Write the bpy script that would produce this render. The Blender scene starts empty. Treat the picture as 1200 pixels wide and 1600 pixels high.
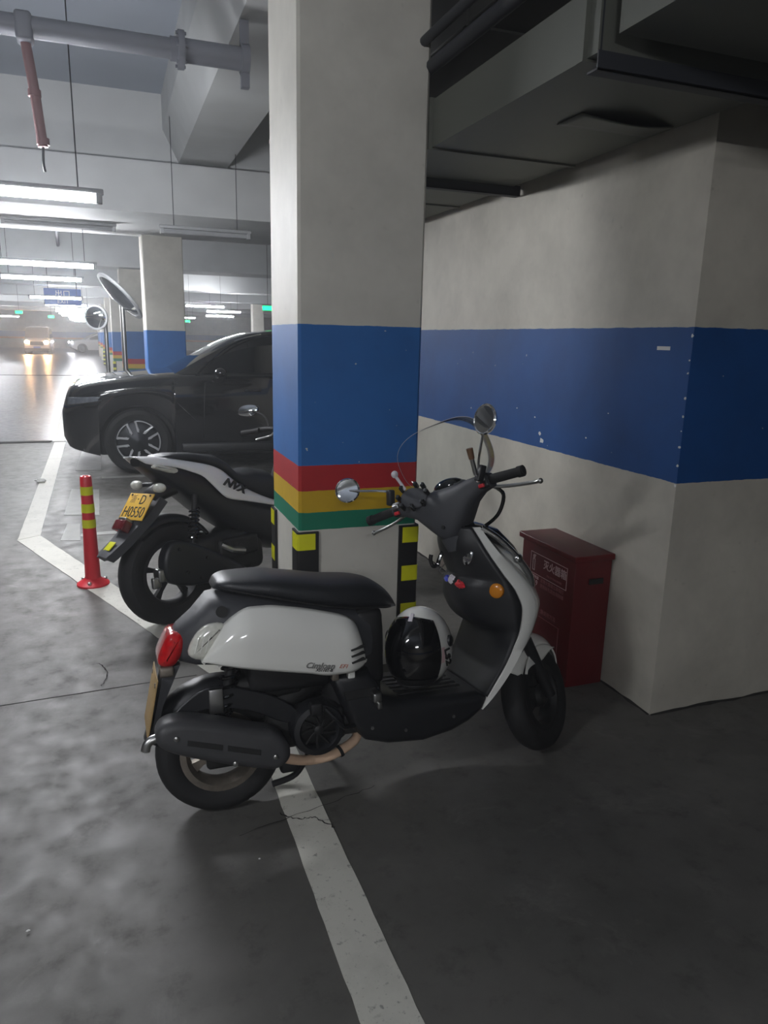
import bpy, bmesh, math, random
from mathutils import Matrix, Vector
random.seed(7)
scn = bpy.context.scene
COL = scn.collection
R_ = math.radians

# ------------------------------------------------------------------ camera
EYE = 1.55
def cam_matrix(yaw, pitch, roll):
    f = Vector((math.sin(yaw)*math.cos(pitch), math.cos(yaw)*math.cos(pitch), -math.sin(pitch)))
    r0 = Vector((math.cos(yaw), -math.sin(yaw), 0))
    d0 = f.cross(r0)
    r = math.cos(roll)*r0 + math.sin(roll)*d0
    d = -math.sin(roll)*r0 + math.cos(roll)*d0
    m = Matrix((r, -d, -f)).transposed().to_4x4()
    m.translation = (0, 0, EYE)
    return m
cd = bpy.data.cameras.new('camera')
cd.sensor_fit = 'VERTICAL'; cd.sensor_height = 24.0; cd.lens = 1140.0/1600.0*24.0
cd.clip_start = 0.05; cd.clip_end = 300
cam = bpy.data.objects.new('camera', cd); COL.objects.link(cam)
cam.matrix_world = cam_matrix(R_(20.53), R_(13.27), R_(-1.32))
scn.camera = cam

# ------------------------------------------------------------------ world, exposure
w = bpy.data.worlds.new('world'); scn.world = w; w.use_nodes = True
w.node_tree.nodes['Background'].inputs[0].default_value = (0.75, 0.8, 0.9, 1)
w.node_tree.nodes['Background'].inputs[1].default_value = 0.01
scn.view_settings.view_transform = 'Standard'; scn.view_settings.look = 'None'
scn.view_settings.gamma = 1.0; scn.view_settings.use_curve_mapping = False
scn.view_settings.exposure = 1.48
scn.cycles.use_denoising = True
scn.cycles.max_bounces = 6; scn.cycles.diffuse_bounces = 3; scn.cycles.glossy_bounces = 3
scn.cycles.light_sampling_threshold = .03
scn.cycles.use_adaptive_sampling = True; scn.cycles.adaptive_threshold = .05
scn.cycles.transmission_bounces = 6; scn.cycles.transparent_max_bounces = 12
scn.cycles.sample_clamp_indirect = 6.0
scn.cycles.caustics_reflective = False; scn.cycles.caustics_refractive = False
TUBE_POWER = 110.0

# ------------------------------------------------------------------ materials
def lin(c):
    return tuple((x/12.92 if x <= .04045 else ((x+.055)/1.055)**2.4) for x in (v/255 for v in c)) + (1,)
MATS = {}
def nodes(m):
    return m.node_tree.nodes, m.node_tree.links
def pbr(name, rgb, rough=.5, metal=0., var=0., scale=8., bump=0., bscale=60., spec=.5, coat=0., rvar=0.):
    m = bpy.data.materials.new(name); m.use_nodes = True
    n, l = nodes(m); b = n['Principled BSDF']
    b.inputs['Base Color'].default_value = lin(rgb)
    b.inputs['Roughness'].default_value = rough; b.inputs['Metallic'].default_value = metal
    b.inputs['Specular IOR Level'].default_value = spec
    if coat: b.inputs['Coat Weight'].default_value = coat; b.inputs['Coat Roughness'].default_value = .06
    tc = n.new('ShaderNodeTexCoord')
    if var or rvar:
        t = n.new('ShaderNodeTexNoise'); t.inputs['Scale'].default_value = scale; t.inputs['Detail'].default_value = 5
        l.new(tc.outputs['Object'], t.inputs['Vector'])
        if var:
            mx = n.new('ShaderNodeMix'); mx.data_type = 'RGBA'
            a = lin(rgb); mx.inputs[6].default_value = tuple(v*(1-var) for v in a[:3])+(1,)
            mx.inputs[7].default_value = tuple(min(1, v*(1+var)) for v in a[:3])+(1,)
            l.new(t.outputs['Fac'], mx.inputs[0]); l.new(mx.outputs[2], b.inputs['Base Color'])
        if rvar:
            mr = n.new('ShaderNodeMapRange'); mr.inputs[3].default_value = max(.02, rough-rvar); mr.inputs[4].default_value = min(1, rough+rvar)
            l.new(t.outputs['Fac'], mr.inputs[0]); l.new(mr.outputs[0], b.inputs['Roughness'])
    if bump:
        t2 = n.new('ShaderNodeTexNoise'); t2.inputs['Scale'].default_value = bscale; t2.inputs['Detail'].default_value = 3
        l.new(tc.outputs['Object'], t2.inputs['Vector'])
        bp = n.new('ShaderNodeBump'); bp.inputs['Strength'].default_value = bump; bp.inputs['Distance'].default_value = .01
        l.new(t2.outputs['Fac'], bp.inputs['Height']); l.new(bp.outputs['Normal'], b.inputs['Normal'])
    MATS[name] = m
    return m
def emit(name, rgb, strength):
    m = bpy.data.materials.new(name); m.use_nodes = True
    n, l = nodes(m); b = n['Principled BSDF']
    b.inputs['Base Color'].default_value = (0, 0, 0, 1)
    b.inputs['Emission Color'].default_value = lin(rgb); b.inputs['Emission Strength'].default_value = strength
    MATS[name] = m; return m
def glass(name, rgb, rough=.02, trans=1.0, ior=1.45, alpha=None):
    m = bpy.data.materials.new(name); m.use_nodes = True
    n, l = nodes(m); b = n['Principled BSDF']
    b.inputs['Base Color'].default_value = lin(rgb); b.inputs['Roughness'].default_value = rough
    b.inputs['Transmission Weight'].default_value = trans; b.inputs['IOR'].default_value = ior
    if alpha is not None: b.inputs['Alpha'].default_value = alpha
    MATS[name] = m; return m
def banded(name, stops, rough=.6, wob=.002, dirt=.12, floor_dirt=.25):
    """painted concrete: colour bands by height with slightly wavering hand-painted edges, and grime"""
    m = bpy.data.materials.new(name); m.use_nodes = True
    n, l = nodes(m); b = n['Principled BSDF']; b.inputs['Roughness'].default_value = rough
    b.inputs['Specular IOR Level'].default_value = .3
    tc = n.new('ShaderNodeTexCoord'); sx = n.new('ShaderNodeSeparateXYZ'); l.new(tc.outputs['Object'], sx.inputs[0])
    nz = n.new('ShaderNodeTexNoise'); nz.inputs['Scale'].default_value = 14; nz.inputs['Detail'].default_value = 6; nz.inputs['Roughness'].default_value = .7
    l.new(tc.outputs['Object'], nz.inputs['Vector'])
    ma = n.new('ShaderNodeMath'); ma.operation = 'MULTIPLY_ADD'; ma.inputs[1].default_value = wob*4
    l.new(nz.outputs['Fac'], ma.inputs[0]); l.new(sx.outputs['Z'], ma.inputs[2])
    sb = n.new('ShaderNodeMath'); sb.operation = 'SUBTRACT'; sb.inputs[1].default_value = wob*2; l.new(ma.outputs[0], sb.inputs[0])
    dv = n.new('ShaderNodeMath'); dv.operation = 'DIVIDE'; dv.inputs[1].default_value = 4.2; l.new(sb.outputs[0], dv.inputs[0])
    cr = n.new('ShaderNodeValToRGB'); cr.color_ramp.interpolation = 'CONSTANT'
    e = cr.color_ramp.elements
    while len(e) < len(stops): e.new(.5)
    for i, (z, c) in enumerate(stops):
        e[i].position = z/4.2; e[i].color = lin(c)
    l.new(dv.outputs[0], cr.inputs[0])
    # grime: large soft blotches + fine scuffs
    g = n.new('ShaderNodeTexNoise'); g.inputs['Scale'].default_value = 2.3; g.inputs['Detail'].default_value = 7; g.inputs['Roughness'].default_value = .65
    l.new(tc.outputs['Object'], g.inputs['Vector'])
    gr = n.new('ShaderNodeMapRange'); gr.inputs[1].default_value = .35; gr.inputs[2].default_value = .75; gr.inputs[3].default_value = 1.0; gr.inputs[4].default_value = 1-dirt*2
    l.new(g.outputs['Fac'], gr.inputs[0])
    s2 = n.new('ShaderNodeTexNoise'); s2.inputs['Scale'].default_value = 30; s2.inputs['Detail'].default_value = 4
    l.new(tc.outputs['Object'], s2.inputs['Vector'])
    sr = n.new('ShaderNodeMapRange'); sr.inputs[1].default_value = .66; sr.inputs[2].default_value = .78; sr.inputs[3].default_value = 1.0; sr.inputs[4].default_value = 1-dirt
    l.new(s2.outputs['Fac'], sr.inputs[0])
    mm = n.new('ShaderNodeMath'); mm.operation = 'MULTIPLY'; l.new(gr.outputs[0], mm.inputs[0]); l.new(sr.outputs[0], mm.inputs[1])
    # chips of white showing through the paint
    v = n.new('ShaderNodeTexNoise'); v.inputs['Scale'].default_value = 42; v.inputs['Detail'].default_value = 1
    l.new(tc.outputs['Object'], v.inputs['Vector'])
    vr = n.new('ShaderNodeMapRange'); vr.inputs[1].default_value = .80; vr.inputs[2].default_value = .815
    l.new(v.outputs['Fac'], vr.inputs[0])
    ch = n.new('ShaderNodeMix'); ch.data_type = 'RGBA'; ch.inputs[7].default_value = lin((190, 195, 195))
    l.new(vr.outputs[0], ch.inputs[0]); l.new(cr.outputs[0], ch.inputs[6])
    mx = n.new('ShaderNodeMix'); mx.data_type = 'RGBA'; mx.blend_type = 'MULTIPLY'; mx.inputs[0].default_value = 1
    l.new(ch.outputs[2], mx.inputs[6]); l.new(mm.outputs[0], mx.inputs[7]); l.new(mx.outputs[2], b.inputs['Base Color'])
    bp = n.new('ShaderNodeBump'); bp.inputs['Strength'].default_value = .15; bp.inputs['Distance'].default_value = .01
    l.new(g.outputs['Fac'], bp.inputs['Height']); l.new(bp.outputs['Normal'], b.inputs['Normal'])
    MATS[name] = m; return m
def concrete(name, rgb, r0, r1, spots=.35, cracks=True):
    m = bpy.data.materials.new(name); m.use_nodes = True
    n, l = nodes(m); b = n['Principled BSDF']
    tc = n.new('ShaderNodeTexCoord')
    a = n.new('ShaderNodeTexNoise'); a.inputs['Scale'].default_value = .9; a.inputs['Detail'].default_value = 9; a.inputs['Roughness'].default_value = .62
    l.new(tc.outputs['Object'], a.inputs['Vector'])
    cr = n.new('ShaderNodeValToRGB'); e = cr.color_ramp.elements
    c = lin(rgb)
    e[0].position = .32; e[0].color = tuple(v*.62 for v in c[:3])+(1,)
    e[1].position = .70; e[1].color = tuple(v*1.35 for v in c[:3])+(1,)
    l.new(a.outputs['Fac'], cr.inputs[0])
    s = n.new('ShaderNodeTexNoise'); s.inputs['Scale'].default_value = 9; s.inputs['Detail'].default_value = 10; s.inputs['Roughness'].default_value = .7
    l.new(tc.outputs['Object'], s.inputs['Vector'])
    sr = n.new('ShaderNodeMapRange'); sr.inputs[1].default_value = .55; sr.inputs[2].default_value = .72; sr.inputs[3].default_value = 1; sr.inputs[4].default_value = 1-spots
    l.new(s.outputs['Fac'], sr.inputs[0])
    mx = n.new('ShaderNodeMix'); mx.data_type = 'RGBA'; mx.blend_type = 'MULTIPLY'; mx.inputs[0].default_value = 1
    l.new(cr.outputs[0], mx.inputs[6]); l.new(sr.outputs[0], mx.inputs[7])
    out = mx.outputs[2]
    # pale scuffs
    p = n.new('ShaderNodeTexNoise'); p.inputs['Scale'].default_value = 3.1; p.inputs['Detail'].default_value = 8; p.inputs['Roughness'].default_value = .75; p.inputs['Distortion'].default_value = .6
    l.new(tc.outputs['Object'], p.inputs['Vector'])
    pr = n.new('ShaderNodeMapRange'); pr.inputs[1].default_value = .56; pr.inputs[2].default_value = .74; pr.inputs[4].default_value = .45
    l.new(p.outputs['Fac'], pr.inputs[0])
    mp = n.new('ShaderNodeMix'); mp.data_type = 'RGBA'; mp.inputs[7].default_value = tuple(min(1, v*2.0) for v in c[:3])+(1,)
    l.new(pr.outputs[0], mp.inputs[0]); l.new(out, mp.inputs[6]); out = mp.outputs[2]
    l.new(out, b.inputs['Base Color'])
    rr = n.new('ShaderNodeMapRange'); rr.inputs[1].default_value = .3; rr.inputs[2].default_value = .7; rr.inputs[3].default_value = r0; rr.inputs[4].default_value = r1
    l.new(s.outputs['Fac'], rr.inputs[0]); l.new(rr.outputs[0], b.inputs['Roughness'])
    bp = n.new('ShaderNodeBump'); bp.inputs['Strength'].default_value = .12; bp.inputs['Distance'].default_value = .01
    l.new(s.outputs['Fac'], bp.inputs['Height']); l.new(bp.outputs['Normal'], b.inputs['Normal'])
    MATS[name] = m; return m

def worn_paint(name, rgb):
    m = bpy.data.materials.new(name); m.use_nodes = True
    n, l = nodes(m); b = n['Principled BSDF']; b.inputs['Roughness'].default_value = .6
    tc = n.new('ShaderNodeTexCoord'); c = lin(rgb); out = None
    base = n.new('ShaderNodeRGB'); base.outputs[0].default_value = c; out = base.outputs[0]
    for sc_, lo, hi, amt, dk in ((5, .50, .72, .35, .55), (38, .60, .68, .75, .28), (130, .62, .70, .55, .35), (11, .66, .72, .5, .30)):
        t = n.new('ShaderNodeTexNoise'); t.inputs['Scale'].default_value = sc_; t.inputs['Detail'].default_value = 6; t.inputs['Roughness'].default_value = .65
        l.new(tc.outputs['Object'], t.inputs['Vector'])
        r = n.new('ShaderNodeMapRange'); r.inputs[1].default_value = lo; r.inputs[2].default_value = hi; r.inputs[4].default_value = amt; l.new(t.outputs['Fac'], r.inputs[0])
        mx = n.new('ShaderNodeMix'); mx.data_type = 'RGBA'; mx.inputs[7].default_value = tuple(v*dk for v in c[:3])+(1,)
        l.new(r.outputs[0], mx.inputs[0]); l.new(out, mx.inputs[6]); out = mx.outputs[2]
    l.new(out, b.inputs['Base Color']); MATS[name] = m
WHITE = (203, 200, 190)
BANDS = [(0, WHITE), (.70, (16, 120, 92)), (.785, (204, 166, 28)), (.88, (178, 36, 42)), (.985, (42, 104, 172)), (1.605, WHITE)]
banded('column_paint', BANDS)
banded('wall_paint', [(0, (204, 199, 186)), (1.012, (22, 80, 146)), (1.617, (204, 199, 186))], dirt=.16, wob=.003)
banded('far_wall_paint', [(0, WHITE), (.9, (205, 120, 50)), (1.05, (40, 86, 168)), (1.6, WHITE)])
pbr('ceiling_paint', (170, 177, 188), .8, var=.12, scale=1.5)
pbr('beam_paint', (196, 198, 198), .75, var=.14, scale=2.5, bump=.1, bscale=12)
concrete('floor_concrete', (92, 90, 86), .42, .72)
concrete('lane_epoxy', (64, 66, 70), .26, .44, spots=.15); MATS['lane_epoxy'].node_tree.nodes['Principled BSDF'].inputs['Specular IOR Level'].default_value = .2
worn_paint('line_paint', (200, 198, 188))
pbr('line_worn', (150, 150, 146), .6, var=.3, scale=10)
pbr('joint_dark', (40, 38, 36), .9)
pbr('rim_silver', (196, 198, 202), .3, metal=.5)
pbr('headlight_glass', (92, 97, 104), .1, coat=1., var=.5, scale=35)
pbr('white_gloss', (226, 226, 220), .11, coat=.8, var=.03, scale=6)
pbr('black_plastic', (26, 27, 30), .42, var=.2, scale=30, bump=.05, bscale=300)
pbr('black_matte', (18, 18, 20), .62, var=.15, scale=20)
pbr('black_gloss', (10, 10, 12), .08, coat=.6)
pbr('sc2_white', (222, 222, 222), .3, coat=.3, var=.05)
pbr('grey_plastic', (62, 63, 67), .55, var=.15, scale=25, bump=.05, bscale=350)
pbr('seat_vinyl', (32, 34, 38), .45, var=.12, scale=18, bump=.12, bscale=260)
pbr('rubber', (20, 20, 21), .75, var=.2, scale=25, bump=.1, bscale=120)
pbr('muffler_grey', (60, 60, 62), .5, var=.15, scale=20)
pbr('engine_metal', (48, 48, 48), .5, metal=.6, var=.3, scale=18, bump=.2, bscale=60)
pbr('steel', (170, 170, 168), .3, metal=1., var=.1)
pbr('chrome', (215, 215, 215), .08, metal=1.)
pbr('mirror_glass', (225, 228, 230), .03, metal=1.)
pbr('rusty_steel', (128, 120, 110), .5, metal=.7, var=.4, scale=40)
pbr('heat_wrap', (222, 188, 158), .8, var=.15, scale=40, bump=.2, bscale=120)
pbr('red_lens', (190, 14, 22), .12, coat=1., var=.35, scale=60)
pbr('dark_red_lens', (92, 16, 24), .15, coat=.6)
pbr('clear_lens', (205, 205, 195), .12, coat=1., var=.25, scale=70)
pbr('orange_lens', (206, 128, 22), .25, coat=.5)
pbr('plate_tan', (160, 132, 84), .55, var=.25, scale=25)
pbr('plate_yellow', (224, 178, 62), .45, var=.1, scale=30)
pbr('black_ink', (20, 20, 20), .6)
pbr('faded_ink', (186, 150, 90), .6)
pbr('silver_print', (150, 150, 146), .35, metal=.6)
pbr('red_print', (170, 84, 60), .5)
pbr('white_print', (205, 175, 175), .6)
pbr('dim_print', (150, 92, 94), .7)
pbr('fire_red', (92, 8, 16), .42, var=.12, scale=10, bump=.03, bscale=40)
pbr('bollard_red', (206, 34, 48), .45, var=.1, scale=15)
pbr('reflective_yellow', (214, 214, 26), .3, var=.08, scale=40)
pbr('guard_black', (14, 14, 16), .55)
pbr('car_black', (10, 12, 16), .12, coat=1.)
pbr('car_white', (222, 224, 226), .2, coat=.8)
pbr('car_silver', (190, 180, 176), .25, coat=.5)
pbr('car_glass', (14, 17, 20), .04, spec=.8)
pbr('duct_metal', (98, 100, 92), .5, metal=.25, var=.12, scale=3)
pbr('duct_dark', (48, 48, 46), .6, metal=.2)
pbr('pipe_grey', (128, 130, 138), .5, var=.12, scale=6)
pbr('pipe_red', (140, 108, 110), .5, var=.2, scale=12)
pbr('pipe_dark', (42, 44, 50), .55)
pbr('fixture_grey', (150, 152, 154), .4)
pbr('sign_blue', (58, 96, 178), .5)
pbr('paper_white', (225, 225, 222), .8)
pbr('bag_blue', (60, 74, 190), .3)
pbr('bag_red', (196, 40, 50), .3)
pbr('bag_clear', (205, 200, 205), .2)
pbr('brown_knob', (110, 82, 60), .4, var=.2)
def acrylic(name, fac):
    m = bpy.data.materials.new(name); m.use_nodes = True
    n, l = nodes(m); n.remove(n['Principled BSDF']); out = n['Material Output']
    tr = n.new('ShaderNodeBsdfTransparent'); tr.inputs[0].default_value = (.97, .985, .985, 1)
    gl = n.new('ShaderNodeBsdfGlossy'); gl.inputs['Roughness'].default_value = .04
    fr = n.new('ShaderNodeFresnel'); fr.inputs['IOR'].default_value = 1.3
    mu_ = n.new('ShaderNodeMath'); mu_.operation = 'MULTIPLY'; mu_.inputs[1].default_value = fac; l.new(fr.outputs[0], mu_.inputs[0])
    mx = n.new('ShaderNodeMixShader'); l.new(mu_.outputs[0], mx.inputs[0]); l.new(tr.outputs[0], mx.inputs[1]); l.new(gl.outputs[0], mx.inputs[2])
    l.new(mx.outputs[0], out.inputs['Surface']); MATS[name] = m
acrylic('clear_acrylic', .8)
glass('visor_smoke', (26, 26, 30), .05, .55, 1.3)
emit('tube_light', (248, 250, 255), TUBE_POWER)
emit('head_lamp', (255, 200, 140), 400.0)
emit('head_lamp_cool', (240, 242, 255), 200.0)
emit('exit_green', (20, 230, 110), 2.0)

def haze_mat(name, d):
    m = bpy.data.materials.new(name); m.use_nodes = True
    n, l = nodes(m); n.remove(n['Principled BSDF'])
    v = n.new('ShaderNodeVolumeScatter'); v.inputs['Color'].default_value = (.93, .96, 1, 1); v.inputs['Density'].default_value = d; v.inputs['Anisotropy'].default_value = .3
    l.new(v.outputs[0], n['Material Output'].inputs['Volume']); MATS[name] = m
haze_mat('haze', .0078)  # thin scattering added in place of lens veil

# ------------------------------------------------------------------ mesh helpers
class MB:
    def __init__(s): s.v = []; s.f = []
    def add(s, vs, fs, M=None):
        o = len(s.v)
        s.v += [tuple(M @ Vector(p)) if M else tuple(p) for p in vs]
        s.f += [tuple(i+o for i in f) for f in fs]
        return s
    def box(s, x0, x1, y0, y1, z0, z1, M=None):
        v = [(x, y, z) for z in (z0, z1) for y in (y0, y1) for x in (x0, x1)]
        return s.add(v, [(0, 2, 3, 1), (4, 5, 7, 6), (0, 1, 5, 4), (2, 6, 7, 3), (0, 4, 6, 2), (1, 3, 7, 5)], M)
    def rbox(s, x0, x1, y0, y1, z0, z1, b=.01, M=None, n=3):
        cx, cy = (x0+x1)/2, (y0+y1)/2; hx, hy = (x1-x0)/2, (y1-y0)/2
        b = min(b, hx*.98, hy*.98, (z1-z0)/2*.98)
        def ring(ins, z):
            p = []
            r = max(b-ins, .0005)
            for qx, qy, a0 in ((1, 1, 0), (-1, 1, 90), (-1, -1, 180), (1, -1, 270)):
                for k in range(n+1):
                    a = R_(a0+90*k/n)
                    p.append((cx+qx*(hx-b)+r*math.cos(a), cy+qy*(hy-b)+r*math.sin(a), z))
            return p
        rings = []
        for k in range(n+1):
            a = R_(90*k/n); rings.append(ring(b*(1-math.sin(a)), z0+b*(1-math.cos(a))))
        for k in range(n, -1, -1):
            a = R_(90*k/n); rings.append(ring(b*(1-math.sin(a)), z1-b*(1-math.cos(a))))
        return s.loft(rings, M=M)
    def loft(s, rings, cap0=True, cap1=True, closed=True, M=None):
        n = len(rings[0]); v = [p for r in rings for p in r]; f = []
        for i in range(len(rings)-1):
            for j in range(n if closed else n-1):
                a, b = i*n+j, i*n+(j+1) % n
                f.append((a, b, b+n, a+n))
        if cap0: f.append(tuple(range(n-1, -1, -1)))
        if cap1: f.append(tuple((len(rings)-1)*n+j for j in range(n)))
        return s.add(v, f, M)
    def tube(s, path, r, n=10, M=None, closed=False, caps=True):
        P = [Vector(p) for p in path]; m = len(P)
        rr = r if isinstance(r, (list, tuple)) else [r]*m
        T = []
        for i in range(m):
            a = P[(i-1) % m] if (i or closed) else P[i]
            b = P[(i+1) % m] if (i < m-1 or closed) else P[i]
            T.append((b-a).normalized())
        up = Vector((0, 0, 1)) if abs(T[0].z) < .9 else Vector((1, 0, 0))
        N = (up - T[0]*up.dot(T[0])).normalized(); rings = []
        for i in range(m):
            N = (N - T[i]*N.dot(T[i])).normalized(); B = T[i].cross(N)
            rings.append([tuple(P[i]+(N*math.cos(2*math.pi*k/n)+B*math.sin(2*math.pi*k/n))*rr[i]) for k in range(n)])
        if closed: rings.append(rings[0])
        return s.loft(rings, caps and not closed, caps and not closed, M=M)
    def lathe(s, prof, n=32, M=None, cap0=True, cap1=True, a0=0., a1=360.):
        """profile of (radius, height) turned about local Y (axle axis)"""
        full = abs(a1-a0-360) < 1e-6
        m = n if full else n+1
        rings = []
        for r, h in prof:
            rings.append([(r*math.cos(R_(a0+(a1-a0)*k/n)), h, r*math.sin(R_(a0+(a1-a0)*k/n))) for k in range(m)])
        return s.loft(rings, cap0, cap1, closed=full, M=M)
    def slab(s, outline, y0, y1, bevel=.01, n=2, M=None):
        """polygon in x-z, extruded along y with rounded edges"""
        m = len(outline); P = [Vector(p) for p in outline]
        area = sum(P[i].x*P[(i+1) % m].y-P[(i+1) % m].x*P[i].y for i in range(m))
        if area < 0: P.reverse()
        N = []
        for i in range(m):
            e1 = (P[i]-P[i-1]).normalized(); e2 = (P[(i+1) % m]-P[i]).normalized()
            q = Vector((-(e1.y+e2.y), e1.x+e2.x)); q = q.normalized() if q.length > 1e-6 else Vector((0, 0))
            c = max(.5, q.dot(Vector((-e1.y, e1.x)))); N.append(q/c)
        def ring(ins, y): return [(P[i].x+N[i].x*ins, y, P[i].y+N[i].y*ins) for i in range(m)]
        sg = 1 if y1 > y0 else -1; rings = []
        for k in range(n+1):
            a = R_(90*k/n); rings.append(ring(bevel*(1-math.sin(a)), y0+sg*bevel*(1-math.cos(a))))
        for k in range(n, -1, -1):
            a = R_(90*k/n); rings.append(ring(bevel*(1-math.sin(a)), y1-sg*bevel*(1-math.cos(a))))
        return s.loft(rings, M=M)
    def ball(s, c, rx, ry, rz, n=20, m=12, M=None):
        rings = []
        for i in range(m+1):
            t = math.pi*i/m; st = max(math.sin(t), .02)
            rings.append([(c[0]+rx*st*math.cos(2*math.pi*k/n), c[1]+ry*st*math.sin(2*math.pi*k/n), c[2]-rz*math.cos(t)) for k in range(n)])
        return s.loft(rings, M=M)
    def grid(s, fn, nu, nv, M=None):
        v = [fn(i/nu, j/nv) for i in range(nu+1) for j in range(nv+1)]
        f = [(i*(nv+1)+j, (i+1)*(nv+1)+j, (i+1)*(nv+1)+j+1, i*(nv+1)+j+1) for i in range(nu) for j in range(nv)]
        return s.add(v, f, M)
    def obj(s, name, mat, parent=None, smooth=40, M=None):
        me = bpy.data.meshes.new(name)
        me.from_pydata(s.v, [], s.f); me.validate()
        bm = bmesh.new(); bm.from_mesh(me)
        bmesh.ops.remove_doubles(bm, verts=bm.verts, dist=1e-5)
        bmesh.ops.recalc_face_normals(bm, faces=bm.faces)
        bm.to_mesh(me); bm.free()
        if smooth:
            me.shade_smooth(); me.set_sharp_from_angle(angle=R_(smooth))
        me.materials.append(MATS[mat])
        o = bpy.data.objects.new(name, me); COL.objects.link(o)
        if parent: o.parent = parent
        if M: o.matrix_local = M
        return o
def superring(x, cz, hy, hz, e=2.5, n=24, cy=0, top=1., bot=1.):
    """cross-section in the y-z plane at x; top/bot scale the half height above/below the centre"""
    p = []
    for k in range(n):
        a = 2*math.pi*k/n; c, s = math.cos(a), math.sin(a)
        y = math.copysign(abs(c)**(2/e), c)*hy; z = math.copysign(abs(s)**(2/e), s)*hz
        p.append((x, cy+y, cz+z*(top if z > 0 else bot)))
    return p
def interp(tab, x):
    if x <= tab[0][0]: return tab[0][1]
    for (a, b), (c, d) in zip(tab, tab[1:]):
        if x <= c: return b+(d-b)*(x-a)/(c-a)
    return tab[-1][1]
def sinterp(tab, x):
    """smooth interpolation (monotone-ish cubic)"""
    n = len(tab)
    if x <= tab[0][0]: return tab[0][1]
    if x >= tab[-1][0]: return tab[-1][1]
    def sl(i):
        if i == 0 or i == n-1: return 0 if False else ((tab[min(i+1, n-1)][1]-tab[max(i-1, 0)][1])/(tab[min(i+1, n-1)][0]-tab[max(i-1, 0)][0]))
        a = (tab[i][1]-tab[i-1][1])/(tab[i][0]-tab[i-1][0]); b = (tab[i+1][1]-tab[i][1])/(tab[i+1][0]-tab[i][0])
        return 0 if a*b <= 0 else 2*a*b/(a+b)
    for i in range(n-1):
        x0, y0 = tab[i]; x1, y1 = tab[i+1]
        if x <= x1:
            h = x1-x0; t = (x-x0)/h
            return (2*t**3-3*t*t+1)*y0+(t**3-2*t*t+t)*h*sl(i)+(-2*t**3+3*t*t)*y1+(t**3-t*t)*h*sl(i+1)
def smooth_path(pts, per=6):
    P = [Vector(p) for p in pts]; out = []
    for i in range(len(P)-1):
        p0 = P[max(i-1, 0)]; p1 = P[i]; p2 = P[i+1]; p3 = P[min(i+2, len(P)-1)]
        for k in range(per):
            t = k/per
            out.append(tuple(.5*((2*p1)+(p2-p0)*t+(2*p0-5*p1+4*p2-p3)*t*t+(3*p1-p0-3*p2+p3)*t**3)))
    out.append(tuple(P[-1])); return out
def smooth_loop(pts, per=5):
    P = [Vector(p) for p in pts]; n = len(P); out = []
    for i in range(n):
        p0, p1, p2, p3 = P[i-1], P[i], P[(i+1) % n], P[(i+2) % n]
        for k in range(per):
            t = k/per
            out.append(tuple(.5*((2*p1)+(p2-p0)*t+(2*p0-5*p1+4*p2-p3)*t*t+(3*p1-p0-3*p2+p3)*t**3)))
    return out
def T(x, y, z): return Matrix.Translation((x, y, z))
def frame(o, ex, ey, ez):
    m = Matrix((Vector(ex), Vector(ey), Vector(ez))).transposed().to_4x4(); m.translation = o; return m
def look(o, n, up=(0, 0, 1)):
    """frame whose local -Y points along n, local Z as near up as it can"""
    ey = -Vector(n).normalized(); ex = ey.cross(Vector(up)).normalized(); ez = ex.cross(ey)
    return frame(o, ex, ey, ez)
def thing(name, label, cat, loc=(0, 0, 0), rot=(0, 0, 0), group=None):
    o = bpy.data.objects.new(name, None); COL.objects.link(o); o.empty_display_size = .1
    o.location = loc; o.rotation_euler = rot
    return tag(o, label, cat, group)
def tag(o, label, cat, group=None):
    o['label'] = label; o['category'] = cat
    if group: o['group'] = group
    return o
def struct(o, label=None):
    o['kind'] = 'structure'
    if label: o['label'] = label
    return o
def dup(root, loc=None, rot=None, label=None, group=None):
    r = root.copy(); COL.objects.link(r)
    if loc is not None: r.location = loc
    if rot is not None: r.rotation_euler = rot
    if label: r['label'] = label
    if group: r['group'] = group
    for ch in list(root.children):
        c = ch.copy(); COL.objects.link(c); c.parent = r
        for g in list(ch.children):
            d = g.copy(); COL.objects.link(d); d.parent = c
    return r
def text(name, body, mat, parent, M, size=.05, depth=.0006, shear=0., sx=1., align='CENTER', bold=0.):
    """flat lettering in its local x (right) / z (up) plane, facing -y"""
    cu = bpy.data.curves.new('tmp', 'FONT'); cu.body = body; cu.size = size; cu.extrude = depth
    cu.align_x = align; cu.align_y = 'CENTER'; cu.shear = shear; cu.offset = bold; cu.resolution_u = 3
    t = bpy.data.objects.new('tmp', cu); COL.objects.link(t)
    dg = bpy.context.evaluated_depsgraph_get(); dg.update()
    me = bpy.data.meshes.new_from_object(t.evaluated_get(dg))
    bpy.data.objects.remove(t); bpy.data.curves.remove(cu)
    me.name = name
    me.transform(M @ Matrix.Rotation(R_(90), 4, 'X') @ Matrix.Diagonal((sx, 1, 1, 1)))
    me.materials.clear(); me.materials.append(MATS[mat])
    o = bpy.data.objects.new(name, me); COL.objects.link(o)
    if parent: o.parent = parent
    return o

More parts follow.
